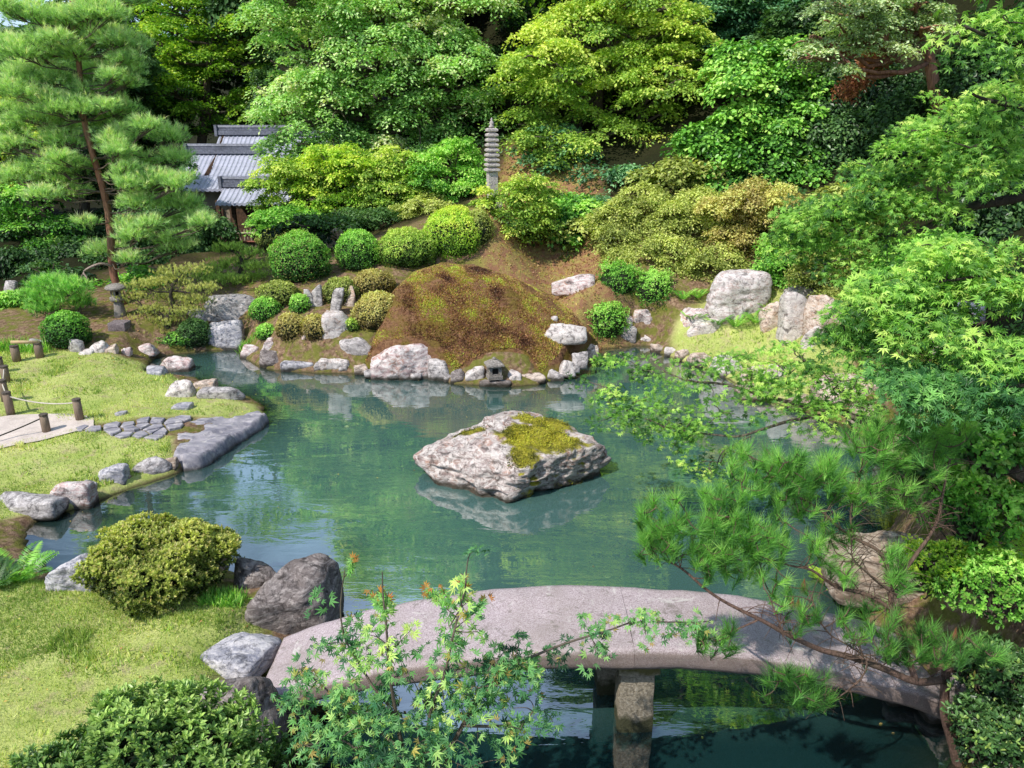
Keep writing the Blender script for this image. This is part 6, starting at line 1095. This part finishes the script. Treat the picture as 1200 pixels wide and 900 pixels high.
def fern(b, n, ln, stops, label, seed, name='fern', cat='fern', elev=.9, group=None):
    r = np.random.RandomState(seed); th = thing(name, b, label, cat, group); 
    for k in range(n):
        a = k/n*2*math.pi+r.uniform(-.3, .3); l = ln*r.uniform(.7, 1.15); e = elev*r.uniform(.7, 1.2); h = np.array([math.cos(a), math.sin(a), 0]); u = np.linspace(0, 1, 15)
        p = b+h*(u*l*.9)[:, None]+np.array([0, 0, 1])*(np.sin(u*1.9)*l*.55*e)[:, None]; t_ = nrm(np.gradient(p, axis=0)); s = np.cross(t_, [0, 0, 1.]); s = nrm(s); N = np.cross(s, t_); L = Leaves(); w = l*.26*np.sin(np.clip(u*1.05+.12, 0, 1)*math.pi)**.8
        for sg in (-1, 1):
            P = np.repeat(p[1:], 2, 0)+np.repeat(t_[1:], 2, 0)*(np.tile([0, .5], 14)*l/15)[:, None]; A_ = nrm(np.repeat(s[1:], 2, 0)*sg+np.repeat(t_[1:], 2, 0)*.35); L.add(P, np.repeat(N[1:], 2, 0), A_, np.repeat(w[1:], 2), jit(pal(np.full(28, r.uniform(.35, .8)), stops), r, .08), 'quad', W=.45*l/15/np.repeat(np.maximum(w[1:], .01), 2)*1.9)
        L.build('frond', LEAF, th, b)
fl = under(pY(12, 655, 7.2)[0], 7.2); fern(fl, 16, .55, BRIGHT, 'arching green fern at the left frame edge on the near bank', 1); fern(under(pY(-14, 655, 7.0)[0], 7.0), 12, .5, DEEP, 'darker fern cut off by the left frame edge', 2)
b = pY(1190, 640, 5.6); b[2] = max(b[2]-.15, float(H(b[0], b[1])[0])); fern(b, 12, .42, LIME, 'bright fern fanning out on the right bank above the azaleas', 3); b = pY(1150, 655, 5.9); b[2] -= .12; fern(b, 9, .34, BRIGHT, 'small fern left of the bright one on the right bank', 4)
b = hit(962, 682); fern(b, 11, .28, LIME, 'little lime fern between the bridge and the tan boulder', 5); b = hit(985, 700); fern(b, 8, .2, LIME, 'tiny lime fern touching the foot of the tan boulder', 6)
for k, (px, py) in enumerate([(800,352),(818,350),(812,378),(840,382),(862,384),(885,380),(905,372)]): fern(hit(px, py), 10, .42, BRIGHT, 'low green fern growing around the foot of the huge boulder', 20+k, group='ferns around the huge boulder')
for k, (x, y, sz, st, lb) in enumerate([(5.6, 5.6, .6, DEEP, 'dark shrub on the right bank just beyond the leaning trunk'),(6.6, 7.4, .7, BRIGHT, 'green shrub on the right bank behind the maple trunks'),(5.9, 4.2, .6, OLIVE, 'olive shrub on the right bank past the bottom right corner'),(8.2, 10.2, .9, DEEP, 'dark shrub higher on the right bank'),(6.8, 10.8, .7, OLIVE, 'olive shrub on the right bank behind the pond end')]):
    b = under(x, y); c = b+[0, 0, sz*.6]; lob = [(c, np.array([sz, sz, sz*.7]))]+[(c+[math.cos(a)*sz*.7, math.sin(a)*sz*.7, .1*sz*(a % 2)], np.array([.5, .5, .4])*sz) for a in (0, 1.3, 2.5, 3.8, 5.0)]
    tree('bank_shrub', lb, 'shrub', b, [b, c], lob, 0, .18, 34, .08, st, 760+k, .04, tiers=(60, .28, 9, .15), up=.45, droop=.4, thick=.2, cname='foliage', group='shrubs covering the right bank')
# tall grass clump left, small weeds at rocks
for k, (px, py, n, ln, lb) in enumerate([(20,412,420,.34,'tall bright grass clump beside the bamboo rail'),(262,704,700,.13,'fresh grass tuft beside the big dark boulder'),(290,404,160,.16,'light green grass tuft at the stream mouth')]):
    b = hit(px, py); r = np.random.RandomState(600+k); p = b+r.uniform(-1, 1, (n, 3))*[.20 if k else .7, .12, 0]; p[:, 2] = H(p[:, 0], p[:, 1])-.01; L = Leaves(); L.add(p, nrm(r.randn(n, 3)*[1, 1, .2]), nrm(r.randn(n, 3)*[.4, .4, 0]+[0, 0, 1]), ln*r.uniform(.5, 1.1, n), jit(pal(.6+.2*r.randn(n), BRIGHT), r), 'blade', W=.05 if ln > .3 else .09); tag(L.build('grass_tuft', LEAF, None, b), lb, 'grass tuft')
# ================================================================== CAMERA, LIGHT
cam = bpy.data.cameras.new('camera'); co = bpy.data.objects.new('camera', cam); COL.objects.link(co); co.location = CAM; co.rotation_euler = (math.pi/2-PITCH, 0, 0)
cam.sensor_width = 36; cam.lens = 36*FP/1200; cam.clip_end = 2000; cam.clip_start = .05; scene.camera = co
SAZ = (-.72, -.66); SEL = math.radians(50)
sd3 = np.array([SAZ[0], SAZ[1]])/np.hypot(*SAZ)*math.cos(SEL); sd3 = Vector((sd3[0], sd3[1], math.sin(SEL)))
sl = bpy.data.lights.new('sun', 'SUN'); sl.energy = 5.0; sl.angle = math.radians(.5); sl.color = (1, .95, .86); so_ = bpy.data.objects.new('sun', sl); COL.objects.link(so_); so_.rotation_euler = sd3.to_track_quat('Z', 'Y').to_euler(); so_.location = (-20, -15, 30)
w = bpy.data.worlds.new('World'); scene.world = w; w.use_nodes = True; nt = w.node_tree; nt.nodes.clear()
sky = nt.nodes.new('ShaderNodeTexSky'); sky.sky_type = 'NISHITA'; sky.sun_disc = False; sky.sun_elevation = SEL; sky.sun_rotation = math.atan2(SAZ[0], SAZ[1]); sky.air_density = 1.0; sky.dust_density = 1.0
bg = nt.nodes.new('ShaderNodeBackground'); bg.inputs[1].default_value = .15; ow = nt.nodes.new('ShaderNodeOutputWorld'); tc = nt.nodes.new('ShaderNodeTexCoord'); cn = nt.nodes.new('ShaderNodeTexNoise'); cn.inputs['Scale'].default_value = 2.6; cn.inputs['Detail'].default_value = 6; cn.inputs['Roughness'].default_value = .6; cn.inputs['Distortion'].default_value = .5
nt.links.new(tc.outputs['Generated'], cn.inputs['Vector']); cr_ = nt.nodes.new('ShaderNodeValToRGB'); cr_.color_ramp.elements[0].position = .40; cr_.color_ramp.elements[1].position = .70; nt.links.new(cn.outputs['Fac'], cr_.inputs['Fac'])
mxs = nt.nodes.new('ShaderNodeMix'); mxs.data_type = 'RGBA'; nt.links.new(cr_.outputs['Color'], mxs.inputs[0]); nt.links.new(sky.outputs[0], mxs.inputs[6]); mxs.inputs[7].default_value = (5.8, 8.0, 11.5, 1); nt.links.new(mxs.outputs[2], bg.inputs[0]); nt.links.new(bg.outputs[0], ow.inputs[0])
scene.view_settings.view_transform = 'Standard'; scene.view_settings.look = 'None'; scene.view_settings.exposure = 0
cy = scene.cycles; cy.max_bounces = 6; cy.diffuse_bounces = 3; cy.glossy_bounces = 3; cy.transmission_bounces = 4; cy.transparent_max_bounces = 6; cy.caustics_reflective = False; cy.caustics_refractive = False
cy.use_denoising = True; cy.sample_clamp_indirect = 6
try: cy.denoiser = 'OPENIMAGEDENOISE'
except Exception: pass
